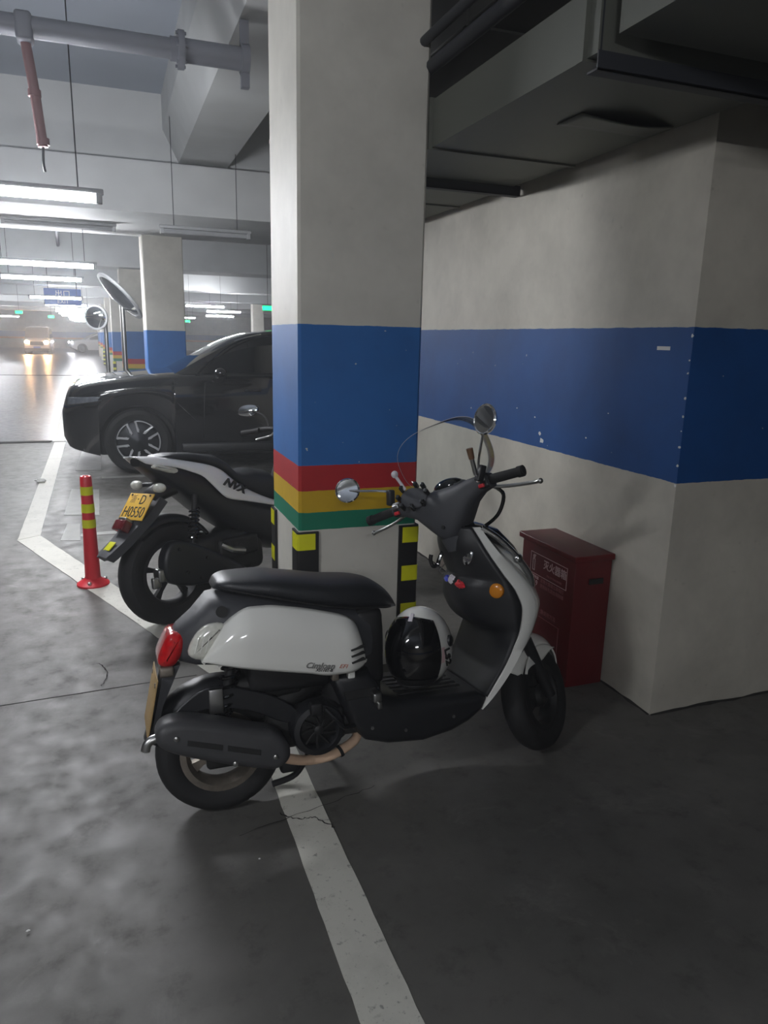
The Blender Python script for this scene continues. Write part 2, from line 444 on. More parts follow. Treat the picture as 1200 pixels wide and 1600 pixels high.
# ================================================================== STRUCTURE
def slab_box(name, mat, x0, x1, y0, y1, z0, z1, label=None, org=None):
    b = MB(); b.box(x0, x1, y0, y1, z0, z1); return struct(b.obj(name, mat, smooth=0), label)
slab_box('floor', 'floor_concrete', -14, 9, -9, 11.55, -.25, 0, 'dark stained concrete floor of the parking bays')
slab_box('floor', 'lane_epoxy', -14, 16, 11.58, 84, -.25, 0, 'shiny grey coated floor of the far driving lane')
slab_box('floor', 'floor_concrete', 9, 16, -9, 11.55, -.25, 0)
slab_box('ceiling', 'ceiling_paint', -14, 16, -9, 84, 4.1, 4.3, 'grey white painted concrete ceiling slab')
slab_box('wall_right', 'wall_paint', 2.1, 9, 2.281, 7.6, 0, 4.1, 'white wall block with a deep blue band and a sharp corner')
slab_box('wall_far', 'far_wall_paint', -14, 16, 82, 82.3, 0, 4.1, 'far end wall with blue and orange bands')
slab_box('wall_left', 'far_wall_paint', -14.3, -14, -9, 84, 0, 4.1)
slab_box('wall_behind', 'wall_paint', -14, 9, -9.3, -9, 0, 4.1)
slab_box('wall_side', 'far_wall_paint', 15.7, 16, -9, 84, 0, 4.1)

# pillars along the lane: the row drifts slightly left with distance
def column_mesh(wx, wy, h=4.1):
    b = MB()
    ch = .012
    ring = [(-wx/2+ch, -wy/2), (wx/2-ch, -wy/2), (wx/2, -wy/2+ch), (wx/2, wy/2-ch), (wx/2-ch, wy/2), (-wx/2+ch, wy/2), (-wx/2, wy/2-ch), (-wx/2, -wy/2+ch)]
    b.loft([[(x, y, z) for x, y in ring] for z in (0, h)])
    return b
def pillar(x0, y0, wx, wy, rz=0, label=None):
    o = column_mesh(wx, wy).obj('pillar', 'column_paint', smooth=30)
    o.location = (x0+wx/2, y0+wy/2, 0); o.rotation_euler = (0, 0, rz)
    return struct(o, label)
PIL = [(.756, 3.1, .568, .55)]
pillar(*PIL[0], label='near square pillar painted white with blue, red, yellow and green bands')
far_p = [(.494, 10.78), (.30, 17.9), (.13, 25.2), (-.05, 32.5), (-.24, 40), (-.43, 47.5), (-.62, 55)]
for i, (x, y) in enumerate(far_p):
    pillar(x, y, .526, .526, R_(1.5), ['square pillar behind the black car', 'banded pillar beyond the convex mirror', 'distant banded pillar', None, None, None, None][i])
for y in (25, 33, 41, 49):
    pillar(-6.6, y, .5, .5); 
for y in (18.5, 26, 34):
    pillar(6.2, y, .5, .5)

# beams
def beam(x0, x1, y0, y1, z0, z1, label=None): return slab_box('beam', 'beam_paint', x0, x1, y0, y1, z0, z1, label)
beam(-14, 12, 8.85, 11.0, 2.84, 3.36, 'wide concrete ceiling beam crossing above the black car')
beam(-14, 12, 9.1, 10.9, 3.36, 4.1)
b = MB()   # beam along the pillar row, with a sloping haunch
b.loft([[(x, y, z) for x, z in ((.70, 4.1), (.70, 3.75), (.86, 3.42), (1.40, 3.42), (1.40, 4.1))] for y in (-8.9, 9.1)])
struct(b.obj('beam', 'beam_paint', smooth=0), 'ceiling beam running over the row of pillars')
for y in (17.5, 25, 32.3, 39.8, 47.3, 55): beam(-14, 15.7, y, y+1.0, 2.95, 4.1)
beam(-14, 9, 0.2, 1.1, 3.3, 4.1)

# floor paint and joints
def paint(pts, mat='line_paint', label=None, z=.003, jag=.002, name='floor_marking'):
    """thin layer of road paint with slightly ragged edges"""
    P = [Vector((x, y)) for x, y in pts]; ring = []
    for i, p in enumerate(P):
        q = P[(i+1) % len(P)]; n = max(1, int((q-p).length/.06))
        d = (q-p).normalized(); nn = Vector((-d.y, d.x))
        for k in range(n):
            c = p+(q-p)*(k/n)+nn*random.uniform(-jag, jag); ring.append((c.x, c.y))
    b = MB(); b.loft([[(x, y, 0.0) for x, y in ring], [(x, y, z) for x, y in ring]], cap0=False)
    return struct(b.obj(name, mat, smooth=0), label)
b_l = [(.455, -.2), (.608, -.2), (.592, 2.32), (.60, 2.98), (.463, 2.98), (.462, 2.28)]
paint(b_l, label='long white bay line running under the white scooter')
paint([(.465, 2.985), (.60, 2.985), (-.585, 6.09), (-.735, 5.975)], label='slanting white bay line under the red post')
paint([(-.735, 5.985), (-.585, 6.10), (-.66, 11.5), (-.81, 11.5)], label='white lane edge line running past the black car')
paint([(-.83, 11.6), (-.68, 11.6), (-1.2, 30), (-1.35, 30)], label='white lane edge line in the far lane')
for q in ([(-.44, 9.03), (-.16, 8.98), (-.175, 10.6), (-.41, 10.65)], [(-.448, 6.76), (-.16, 6.68), (-.172, 7.83), (-.434, 7.9)], [(-.43, 5.89), (-.29, 5.85), (-.305, 6.4), (-.405, 6.43)]):
    paint(q, 'line_worn')
paint([(-.15, 8.44), (.55, 8.46), (.55, 8.56), (-.15, 8.54)], 'line_worn')
paint([(-.29, 5.97), (.3, 6.02), (.3, 6.12), (-.29, 6.06)], 'line_worn')
paint([(-8, 11.50), (-.85, 11.50), (-.85, 11.63), (-8, 11.63)], 'joint_dark', z=.012, jag=.01, name='floor_joint')
paint([(-8, 29.9), (.5, 29.9), (.5, 30.05), (-8, 30.05)], 'joint_dark', z=.01, name='floor_joint')
paint([(-3.5, 3.05), (-.52, 3.203), (.3, 3.25), (.3, 3.255), (-.52, 3.209), (-3.5, 3.056)], 'joint_dark', z=.0012, jag=.0015, name='floor_joint')
def crack(pts, wdt=.004):
    P = smooth_path([(x, y, 0) for x, y in pts], 8); L = []; Rr = []
    for i, p in enumerate(P):
        q = P[min(i+1, len(P)-1)]; o = P[max(i-1, 0)]
        d = (Vector(q)-Vector(o)).normalized(); nn = Vector((-d.y, d.x, 0)); j = random.uniform(-.006, .006); ww = wdt*random.uniform(.3, 1)
        L.append((p[0]+nn.x*(ww+j), p[1]+nn.y*(ww+j))); Rr.append((p[0]+nn.x*(j-ww), p[1]+nn.y*(j-ww)))
    b = MB(); m = len(L)
    b.add([(x, y, .0042) for x, y in L+Rr], [(i, i+1, m+i+1, m+i) for i in range(m-1)])
    return struct(b.obj('floor_crack', 'joint_dark', smooth=0))
crack([(.445, 2.12), (.50, 2.07), (.55, 2.06), (.60, 1.99)], .003)
crack([(-.12, 3.26), (-.09, 3.4), (-.14, 3.52)], .004)
crack([(.3, 2.05), (.62, 2.12), (.8, 2.16)], .002)

# ================================================================== PILLAR CORNER GUARDS
def corner_guard():
    root = thing('corner_guard', 'x', 'corner guard')
    def ell(b, z0, z1, t0, t1, wd):
        o = t1; i = t0
        n = 5
        out = [(wd, -o)]
        # L shape hugging the corner at the origin; the pillar fills the quadrant x>0, y>0
        prof = [(wd, -i), (wd, -o)]
        arc = [(-o*math.sin(R_(90*k/n)), -o*math.cos(R_(90*k/n))) for k in range(n+1)]
        prof += arc + [(-o, wd), (-i, wd)] + [(-i*math.sin(R_(90*k/n)), -i*math.cos(R_(90*k/n))) for k in range(n, -1, -1)]
        b.loft([[(x, y, z) for x, y in prof] for z in (z0, z1)])
    b = MB(); ell(b, 0, .70, .0005, .012, .088); b.obj('rubber_strip', 'guard_black', root)
    for k in range(4):
        b = MB(); z = .692-.19*k; ell(b, z-.075, z, .0125, .0145, .072); b.obj('reflective_band', 'reflective_yellow', root)
    return root
g0 = corner_guard()
x0, y0, wx, wy = PIL[0]
GRP = 'corner guards on the near pillar'
g0.location = (x0, y0, 0); g0['label'] = 'black and yellow corner guard behind the white scooter seat'; g0['group'] = GRP
dup(g0, (x0+wx, y0, 0), (0, 0, R_(90)), 'black and yellow corner guard directly behind the helmet', GRP)
dup(g0, (x0, y0+wy, 0), (0, 0, R_(-90)), 'black and yellow corner guard nearest the grey scooter', GRP)
for i, (x, y) in enumerate(far_p[:5]):
    dup(g0, (x, y, 0), (0, 0, R_(1.5)), ['corner guard of the pillar behind the black car', 'striped corner guard of the second pillar down the lane', 'striped corner guard of the third pillar down the lane', 'striped corner guard of the fourth pillar down the lane', 'striped corner guard of the fifth pillar down the lane'][i], 'corner guards on far pillars')

# ================================================================== CEILING SERVICES
def tube_lamp(label, x, y, z, L=1.2, wires=True, dark=False):
    t = thing('tube_lamp', label, 'lamp', (x, y, z), (0, 0, R_(1.0)), 'tube lamps hung over the lane')
    b = MB(); b.rbox(-L/2-.03, L/2+.03, -.03, .03, .012, .045, .008); b.obj('housing', 'fixture_grey', t)
    b = MB(); b.tube([(-L/2, 0, -.012), (L/2, 0, -.012)], .028, 8); b.obj('tube', 'fixture_grey' if dark else 'tube_light', t)
    for sx in (-1, 1):
        b = MB(); b.rbox(sx*L/2-.02, sx*L/2+.02, -.03, .03, -.042, .014, .005); b.obj('end_cap', 'fixture_grey', t)
        if wires:
            b = MB(); b.tube([(sx*(L/2-.12), 0, .04), (sx*(L/2-.12), .004, 4.09-z)], .004, 6); b.obj('hanging_wire', 'pipe_dark', t)
    return t
LAMPS = [(-.60, 5.33, 2.4, 'bright hanging tube lamp, nearest the camera at the upper edge of the lane'),
         (-.70, 10.6, 2.4, 'glowing tube lamp, second in the row over the lane'), (-.93, 13.4, 2.4, 'glowing tube lamp, third in the row over the lane'),
         (-1.15, 20.6, 2.4, 'glowing tube lamp crossing in front of the blue hanging sign'),
         (-1.15, 25.5, 2.4, None), (-1.1, 29.5, 2.4, None), (-1.3, 33, 2.4, None), (-1.4, 37, 2.4, None), (-1.5, 41, 2.4, None), (-1.4, 46, 2.4, None), (-1.6, 52, 2.4, None), (-1.6, 59, 2.4, None)]
for i, (x, y, z, lb) in enumerate(LAMPS): tube_lamp(lb or 'distant glowing tube lamp, '+['fifth', 'sixth', 'seventh', 'eighth', 'ninth', 'tenth', 'eleventh', 'twelfth'][i-4]+' in the row over the lane', x, y, z, wires=True)
for x, y, z, q in ((-5.2, 38, 2.4, 'nearest'), (-5.3, 48, 2.4, 'second'), (-7.5, 58, 2.4, 'last')): tube_lamp('distant tube lamp above the bays across the lane, '+q+' of three', x, y, z)
for x, y, z, q in ((2.9, 24, 2.45, 'nearest'), (3.9, 27, 2.4, 'second'), (4.6, 33, 2.4, 'third'), (3.5, 38, 2.4, 'farthest')): tube_lamp('distant tube lamp seen between the two pillars, '+q+' of four', x, y, z)
tube_lamp('tube lamp out over the lane beside the camera', -2.6, .4, 2.75, wires=True)
tube_lamp('tube lamp over the lane behind the camera', -1.1, -3.6, 2.75, wires=True)
tube_lamp('unlit tube lamp close under the wide beam', -.45, 9.9, 2.79, L=1.2, wires=False, dark=True)
tube_lamp('unlit slanted tube lamp beside the near pillar', 1.05, 8.4, 2.62, L=.9, wires=True, dark=True)['group'] = 'unlit lamps'

t = thing('water_pipe', 'thick grey water pipe with a flange running under the ceiling', 'pipe', (0, 5, 3.205))
b = MB(); b.tube([(-9, 0, 0), (.45, 0, 0)], .056, 16); b.obj('pipe', 'pipe_grey', t)
b = MB(); b.tube([(.45, 0, 0), (.89, 0, 0)], .066, 16); b.obj('pipe_end', 'pipe_grey', t)
b = MB(); b.lathe([(.105, -.018), (.105, .018)], 20, T(.51, 0, 0) @ Matrix.Rotation(R_(90), 4, 'Z')); b.obj('flange', 'pipe_grey', t)
for k in range(6):
    b = MB(); a = R_(60*k); b.tube([(.48, .088*math.cos(a), .088*math.sin(a)), (.54, .088*math.cos(a), .088*math.sin(a))], .010, 6); b.obj('bolt', 'pipe_grey', t)
b = MB(); b.lathe([(.085, -.025), (.085, .025)], 16, T(.89, 0, 0) @ Matrix.Rotation(R_(90), 4, 'Z')); b.obj('end_cap', 'pipe_grey', t)
b = MB(); b.box(.865, .915, -.025, .025, -.16, .21); b.obj('hanger', 'pipe_grey', t)
t = thing('sprinkler_pipe', 'thin faded red pipe dropping from the thick ceiling pipe', 'pipe', (-.335, 5, 3.14))
b = MB(); b.tube([(0, 0, 0), (.03, 0, -.28), (.05, 0, -.55)], .028, 12); b.obj('pipe', 'pipe_red', t)
for z in (-.27, -.52):
    b = MB(); b.tube([(-.1*z, 0, z-.018), (-.1*z, 0, z+.018)], .035, 12); b.obj('coupling', 'pipe_red', t)
b = MB(); b.tube(smooth_path([(.05, 0, -.55), (.045, 0, -.63), (.05, .01, -.68)]), .008, 6); b.obj('loose_wire', 'pipe_dark', t)
b = MB(); b.rbox(-.045, .045, -.064, .064, -.02, .13, .02); b.obj('clamp', 'pipe_grey', t)
for yy, xx, lb in ((15.5, -.55, 'slim grey pipe hung along the lane beyond the wide beam'),):
    t = thing('conduit', lb, 'pipe', (xx, 0, 3.3)); b = MB(); b.tube([(0, 11.2, 0), (-.3, 17.3, 0)], .03, 8); b.obj('pipe', 'pipe_grey', t)
    for y in (12, 14, 16):
        b = MB(); b.tube([(-.05*(y-11.2), y, 0), (-.05*(y-11.2), y, .8)], .01, 6); b.obj('hanger', 'pipe_dark', t)

# ventilation duct along the wall
t = thing('ventilation_duct', 'long grey sheet metal ventilation duct beside the wall', 'duct', (0, 0, 0))
b = MB(); b.box(1.34, 2.05, 1.95, 6.0, 2.35, 2.535); b.obj('duct_section', 'duct_metal', t, smooth=0)
b = MB(); b.box(1.37, 3.4, -3, 1.90, 2.385, 2.62); b.obj('duct_section', 'duct_metal', t, smooth=0)
for y, x0_, x1_, z in ((3.64, 1.40, 2.09, 2.305), (1.93, 1.33, 3.2, 2.30)):
    b = MB(); b.box(x0_, x1_, y, y+.05, z, z+.006); b.box(x0_, x1_, y, y+.006, z, z+.05); b.obj('angle_bracket', 'pipe_dark', t, smooth=0)
    b = MB(); b.tube([(x0_+.02, y+.025, z), (x0_+.02, y+.025, 4.09)], .006, 6); b.obj('hanger_rod', 'pipe_dark', t)
for y in (2.0, 3.1, 4.3, 5.6):
    b = MB(); b.box(1.325, 2.06, y, y+.03, 2.342, 2.543); b.obj('flange', 'duct_metal', t, smooth=0)
b = MB()   # loose sheet sagging from the underside
def sag(u, v):
    x = 1.62+.40*u; s = math.sin(math.pi*u); return (x, 2.42+.16*v-.05*s*(1-v), 2.347-.032*s*(1-v)**1.5)
b.grid(sag, 14, 6); sg = b.obj('loose_flap', 'duct_metal', t); md = sg.modifiers.new('t', 'SOLIDIFY'); md.thickness = .003
t = thing('upper_duct', 'dark upper duct above the long ventilation duct', 'duct', (0, 0, 0))
b = MB(); b.rbox(1.44, 2.06, -3, 6.0, 2.80, 3.3, .01); b.obj('duct_section', 'duct_dark', t, smooth=0)
for y in (.4, 1.8, 3.0, 4.2):
    b = MB(); b.box(1.425, 2.07, y, y+.03, 2.79, 3.31); b.obj('flange', 'duct_dark', t, smooth=0)
for i, (x, z, r, m, lb) in enumerate(((1.33, 2.66, .028, 'pipe_dark', 'black pipe lying along the top edge of the duct'), (1.29, 2.745, .02, 'pipe_dark', 'thin black conduit above the duct pipe'),
                             (1.27, 3.0, .03, 'pipe_red', 'dull red pipe below the ceiling at the pillar'), (1.33, 3.2, .035, 'pipe_dark', 'black pipe high beside the pillar'))):
    b = MB(); b.tube([(x, -3, z), (x, 6.0, z)], r, 10); t = tag(b.obj('service_pipe', m), lb, 'pipe')

# ================================================================== LANE FURNITURE
t = thing('blue_sign', 'blue hanging direction sign with white lettering over the lane', 'sign', (-1.2, 25, 2.6))
b = MB(); b.rbox(-.52, .52, -.02, .02, -.24, .24, .01); b.obj('panel', 'sign_blue', t)
text('lettering', '出口', 'paper_white', t, T(0, -.022, .08), .22); text('lettering', 'EXIT', 'paper_white', t, T(0, -.022, -.14), .16)
for sx in (-.4, .4):
    b = MB(); b.tube([(sx, 0, .23), (sx, 0, 1.49)], .01, 6); b.obj('rod', 'pipe_dark', t)
for x, y, z, lb in ((-3.05, 31.2, 2.25, 'small glowing green exit sign above the silver van'), (-2.24, 35.7, 2.2, 'small glowing green exit sign between the van and the white car'), (3.6, 36.8, 2.2, 'small glowing green exit sign low between the pillars'), (3.5, 17.3, 2.2, 'small glowing green exit sign close to the near pillar')):
    t = thing('exit_sign', lb, 'sign', (x, y, z), group='green exit signs')
    b = MB(); b.rbox(-.13, .13, -.02, .02, -.06, .06, .01); b.obj('housing', 'fixture_grey', t)
    b = MB(); b.box(-.12, .12, -.024, -.021, -.05, .05); b.obj('panel', 'exit_green', t, smooth=0)
    b = MB(); b.tube([(0, 0, .08), (0, 0, 4.09-z)], .006, 5); b.obj('rod', 'pipe_dark', t)
def convex_mirror(label, c, n, r, pole_x, pole_y):
    t = thing('convex_mirror', label, 'mirror', (pole_x, pole_y, 0))
    M = T(c[0]-pole_x, c[1]-pole_y, c[2]) @ look((0, 0, 0), n)
    b = MB(); b.lathe([(r*(k/8), -.07*(1-(k/8)**2)-.015) for k in range(0, 9)][1:], 32, M, True, False); b.obj('mirror_face', 'mirror_glass', t, smooth=60)
    b = MB(); b.lathe([(r-.004, -.025), (r+.02, -.02), (r+.022, .01), (r*.9, .03), (r*.3, .06), (.02, .07)], 32, M); b.obj('back_shell', 'fixture_grey', t, smooth=60)
    b = MB(); b.tube([(0, 0, 0), (0, 0, c[2]-.05)], .035, 12); b.obj('pole', 'steel', t)
    b = MB(); b.rbox(-.1, .1, -.1, .1, 0, .015, .006); b.obj('base_plate', 'steel', t)
    b = MB(); b.tube([(0, 0, c[2]-.06), tuple(M @ Vector((0, .06, 0)))], .018, 8); b.obj('bracket', 'steel', t)
convex_mirror('large round convex mirror tilted on a steel pole beyond the black car', (.215, 12.0, 2.10), (-.70, -.17, -.66), .40, .24, 12.25)
convex_mirror('smaller round convex mirror facing the lane further off', (-.17, 14.5, 1.83), (-.45, -.9, -.1), .2, -.02, 14.6)

# flexible lane post
t = thing('lane_post', 'red flexible lane post with three yellow-green bands on the white line', 'bollard', (-.176, 4.753, 0))
b = MB(); R0 = Matrix.Rotation(R_(90), 4, 'X')
b.lathe([(.098, 0), (.098, .012), (.085, .022), (.06, .034), (.047, .05)], 24, R0); b.obj('base', 'bollard_red', t, smooth=50)
b = MB(); b.lathe([(.047, .045), (.042, .25), (.036, .50), (.034, .69), (.03, .698), (.018, .698), (.018, .66)], 24, R0); b.obj('tube', 'bollard_red', t, smooth=50)
for z0, z1 in ((.375, .428), (.472, .527), (.582, .635)):
    b = MB(); rr = lambda z: .047-.013*(z/.69)*1.0+.0005; b.lathe([(rr(z0)+.0005, z0), (rr(z1)+.0005, z1)], 24, R0, False, False); b.obj('reflective_band', 'reflective_yellow', t, smooth=60)
for a in (20, 140, 255):
    b = MB(); c, s = .075*math.cos(R_(a)), .075*math.sin(R_(a)); b.lathe([(.012, .015), (.012, .036), (.006, .04)], 8, T(c, s, 0) @ R0); b.obj('bolt', 'steel', t)

# fire extinguisher box
t = thing('fire_extinguisher_box', 'dark red metal fire extinguisher box standing against the white wall', 'fire box', (0, 0, 0))
BX0, BX1, BY0, BY1, BZ = 1.885, 2.088, 2.60, 3.065, .635
b = MB(); b.rbox(BX0+.008, BX1, BY0+.008, BY1-.008, 0, BZ-.02, .004); b.obj('body', 'fire_red', t)
b = MB(); b.rbox(BX0-.006, BX1+.004, BY0-.006, BY1+.012, BZ-.028, BZ, .005)
b.obj('lid', 'fire_red', t)
b = MB(); b.box(BX0+.085, BX0+.158, BY0+.001, BY0+.012, .497, .522); b.obj('hand_slot', 'black_ink', t, smooth=0)
ML = Matrix.Rotation(R_(-90), 4, 'Z')     # lettering plane facing -x: local x -> -y
def face(y, z, off=.001): return T(BX0+.008-off, y, z) @ ML
b = MB()
for (z0, z1, ya, yb) in ((.454, .4565, 2.665, 2.975), (.558, .5605, 2.665, 2.975), (.454, .5605, 2.665, 2.6675), (.454, .5605, 2.9725, 2.975)):
    b.box(BX0+.0065, BX0+.0085, ya, yb, z0, z1)
b.obj('label_border', 'white_print', t, smooth=0)
text('lettering', '灭火器箱', 'white_print', t, face(2.765, .52), .048, bold=.0006)
text('lettering', '火警电话', 'white_print', t, face(2.93, .44), .018)
text('lettering', '119', 'white_print', t, face(2.93, .412), .038)
text('lettering', '发现火情请立即拨打', 'dim_print', t, face(2.78, .437), .022)
text('lettering', '使用前先拔出保险销', 'dim_print', t, face(2.78, .41), .022)
text('lettering', 'FIRE EXTINGUISHER', 'dim_print', t, face(2.765, .474), .014)
text('lettering', '灭火器使用方法', 'dim_print', t, face(2.82, .285), .026)
b = MB(); b.lathe([(.010, -.001), (.010, .001)], 12, T(BX0+.0075, 2.945, .54) @ Matrix.Rotation(R_(90), 4, 'Z'))
for q in ((.934, .939, .47, .53), (.951, .956, .47, .53), (.934, .956, .47, .475), (.934, .956, .525, .53), (.93, .948, .545, .55)):
    b.box(BX0+.0065, BX0+.0085, 2+q[0], 2+q[1], q[2], q[3])
b.obj('extinguisher_symbol', 'white_print', t, smooth=0)
b = MB()
for (z0, z1, ya, yb) in ((.09, .092, 2.70, 2.94), (.255, .257, 2.70, 2.94), (.09, .257, 2.70, 2.702), (.09, .257, 2.938, 2.94)): b.box(BX0+.0065, BX0+.0085, ya, yb, z0, z1)
b.obj('label_border', 'dim_print', t, smooth=0)

# litter on the floor
def scrap(x, y, s, lb):
    b = MB(); b.ball((0, 0, s*.35), s, s*.7, s*.4, 8, 5)
    b.v = [(p[0]*random.uniform(.7, 1.2), p[1]*random.uniform(.7, 1.2), max(0, p[2]*random.uniform(.6, 1.2))) for p in b.v]
    o = tag(b.obj('paper_scrap', 'paper_white', smooth=0), lb, 'litter', 'paper scraps on the floor'); o.location = (x, y, .004); return o
scrap(-.75, 8.35, .06, 'crumpled white tissue lying beside the white lane edge line')
scrap(-.29, 1.84, .006, 'tiny white paper fleck on the bare floor left of the white line')
scrap(.34, 1.92, .004, 'tiny white paper fleck below the scooter rear wheel')

# ================================================================== HAZE volume added to imitate milky lens veil
b = MB(); b.box(-13.9, 15.6, -8.9, 81.9, .01, 4.09)
hz = b.obj('haze', 'haze', smooth=0); hz['kind'] = 'stuff'; hz['label'] = 'thin haze volume added through the garage to imitate lens veil'; hz['category'] = 'haze'

# paint chips and a taped strip on the blue band of the wall
wr = bpy.data.objects['wall_right']
def chip(y, z, s_, x=2.1, nm='paint_chip'):
    pts = [(y+s_*math.cos(a)*random.uniform(.5, 1.2), z+s_*.8*math.sin(a)*random.uniform(.5, 1.2)) for a in (2*math.pi*k/8 for k in range(8))]
    b = MB(); b.loft([[(xx, p, q) for p, q in pts] for xx in (x, x-.0012)], cap0=False); o = b.obj(nm, 'paper_white', wr, smooth=0); return o
for y, z, s_ in ((3.30, 1.09, .014), (3.28, 1.055, .02), (3.36, 1.17, .007), (3.55, 1.20, .005), (2.9, 1.12, .006), (4.1, 1.15, .006), (2.75, 1.25, .004)): chip(y, z, s_)
for k in range(9):
    z = 1.02+.56*k/8+random.uniform(-.02, .02); chip(2.287, z, random.uniform(.004, .009))
b = MB(); b.box(2.0985, 2.1, 2.40, 2.475, 1.535, 1.55); tag(b.obj('tape_strip', 'paper_white', smooth=0), 'short white strip of tape on the blue wall band', 'tape')

# crumbling dark edge where the wall meets the floor
def base_edge(p, q, nx, ny):
    n = 60; lo = []; hi = []; out = []
    for k in range(n+1):
        u = k/n; x = p[0]+(q[0]-p[0])*u; y = p[1]+(q[1]-p[1])*u; o_ = random.uniform(.004, .018)
        lo.append((x+nx*o_, y+ny*o_, .0012)); hi.append((x+nx*.002, y+ny*.002, random.uniform(.003, .014)))
    b = MB(); b.add(lo+hi, [(k, k+1, n+2+k, n+1+k) for k in range(n)])
    return struct(b.obj('baseboard_right', 'joint_dark', smooth=0))
base_edge((2.1, 2.281), (2.1, 6.0), -1, 0); base_edge((2.1, 2.281), (6.0, 2.281), 0, -1)

# ================================================================== WHITE SCOOTER
LEAN = R_(-8)
sc1 = thing('motor_scooter', 'white and black motor scooter leaning on its stand in front of the banded pillar', 'scooter', (.255, 2.218, 0), (LEAN, 0, 0))
def wheel(root, M, R, wd, rimR, spokes, name, rim_mat, groove=False):
    h = wd/2
    prof = [(rimR, -h*.62), (rimR+.012, -h*.80), ((R+rimR)/2, -h), (R-.025, -h*.92), (R-.008, -h*.62), (R, -h*.2), (R, h*.2), (R-.008, h*.62), (R-.025, h*.92), ((R+rimR)/2, h), (rimR+.012, h*.80), (rimR, h*.62)]
    b = MB(); b.lathe(prof, 48, M, False, False)
    if groove:
        for k in range(36):
            a = 2*math.pi*k/36
            for sg in (-1, 1):
                G = M @ Matrix.Rotation(a, 4, 'Y') @ T(0, 0, R-.004)
                b.box(-.004, .004, sg*.008, sg*h*.75, -.006, .0045, G @ Matrix.Rotation(sg*.5, 4, 'Z'))
    w_ = b.obj(name, 'rubber', root, smooth=35)
    b = MB(); b.lathe([(rimR+.008, -h*.75), (rimR-.012, -h*.78), (rimR-.022, -h*.5), (rimR-.026, 0), (rimR-.022, h*.5), (rimR-.012, h*.78), (rimR+.008, h*.75)], 40, M, False, False)
    b.obj('rim', rim_mat, w_, smooth=35)
    b = MB(); b.lathe([(.03, -h*.9), (.045, -h*.6), (.045, h*.6), (.03, h*.9)], 20, M); b.obj('hub', 'engine_metal', w_, smooth=35)
    for k in range(spokes):
        b = MB(); S = M @ Matrix.Rotation(2*math.pi*k/spokes, 4, 'Y')
        b.loft([[(x*q, y*.014, z) for x, y in ((-1, -1), (1, -1), (1, 1), (-1, 1))] for z, q in ((.035, .018), (rimR*.6, .011), (rimR-.015, .02))], M=S)
        b.obj('spoke', rim_mat, w_, smooth=0)
    return w_
AX = (.02, 0, .21)
wheel(sc1, T(*AX), .21, .105, .128, 3, 'rear_wheel', 'rusty_steel')
# engine, swing arm
b = MB()
b.rbox(.16, .44, -.10, .13, .20, .36, .03); b.rbox(.24, .40, -.155, -.08, .215, .36, .03)
b.rbox(-.06, .40, .06, .15, .14, .30, .04)
b.tube([(.20, -.06, .34), (.30, -.05, .40), (.42, 0, .40)], .045, 10)
b.rbox(.05, .30, -.10, .10, .38, .47, .03)
b.rbox(-.04, .22, -.13, -.10, .19, .25, .02)
b.obj('engine', 'engine_metal', sc1)
MF = T(.315, -.168, .288)
b = MB(); b.lathe([(.088, .05), (.088, -.005), (.083, -.018), (.066, -.022), (.06, -.012), (.056, .02)], 32, MF); fc = b.obj('fan_cover', 'black_plastic', sc1)
for k in range(9):
    S = MF @ Matrix.Rotation(2*math.pi*k/9, 4, 'Y')
    b = MB(); b.tube(smooth_path([(.012, -.012, 0), (.03, -.012, .008), (.055, -.012, .024)], 4), .0035, 6, S); b.obj('fan_blade', 'engine_metal', fc)
b = MB(); b.lathe([(.016, .0), (.016, -.016), (.008, -.02)], 16, MF); b.obj('fan_hub', 'engine_metal', fc)
b = MB(); b.tube(smooth_path([(.335, -.19, .36), (.37, -.20, .32), (.40, -.19, .285), (.45, -.16, .28), (.50, -.12, .30)]), .007, 8); b.obj('fuel_hose', 'black_plastic', sc1)
b = MB(); b.rbox(.285, .325, -.21, -.17, .345, .385, .008); b.obj('spark_plug_cap', 'black_matte', sc1)
b = MB(); b.rbox(.41, .50, -.14, -.04, .235, .31, .015); b.obj('engine_mount', 'black_matte', sc1)
b = MB(); b.rbox(.37, .412, -.15, -.10, .27, .34, .01); b.obj('ignition_coil', 'black_matte', sc1)
# muffler
mo = smooth_loop([(-.192, .367), (-.168, .402), (-.108, .408), (-.014, .384), (.108, .343), (.162, .325), (.204, .282), (.207, .235), (.172, .206), (.117, .212), (-.051, .268), (-.170, .322)], 4)
b = MB(); b.slab(mo, -.245, -.135, .028, 4); mu = b.obj('muffler', 'muffler_grey', sc1, smooth=50)
def on_m(u, v): # position on the muffler's long axis
    return (-.19+.40*u, .365-.125*u+v)
for u0, u1 in ((.22, .475), (.51, .76)):
    a, c = on_m(u0, .012), on_m(u1, .012)
    b = MB(); b.slab([(a[0], a[1]), (c[0], c[1]), (c[0]-.002, c[1]-.017), (a[0]-.002, a[1]-.017)], -.2465, -.238, .001, 1); b.obj('slot', 'black_ink', mu, smooth=0)
for u, v in ((.14, .012), (.56, -.042), (.87, -.004)):
    a = on_m(u, v); b = MB(); b.lathe([(.008, .004), (.008, -.004), (.004, -.006)], 10, T(a[0], -.246, a[1])); b.obj('bolt', 'steel', mu)
a = on_m(.07, .0)
b = MB(); b.tube(smooth_path([(-.15, -.19, .35), (-.195, -.19, .348), (-.215, -.19, .335), (-.222, -.19, .315)]), .014, 12); b.obj('tail_pipe', 'steel', mu)
b = MB(); b.rbox(-.025, .02, -.15, -.135, .38, .46, .004); b.obj('bracket', 'steel', mu)
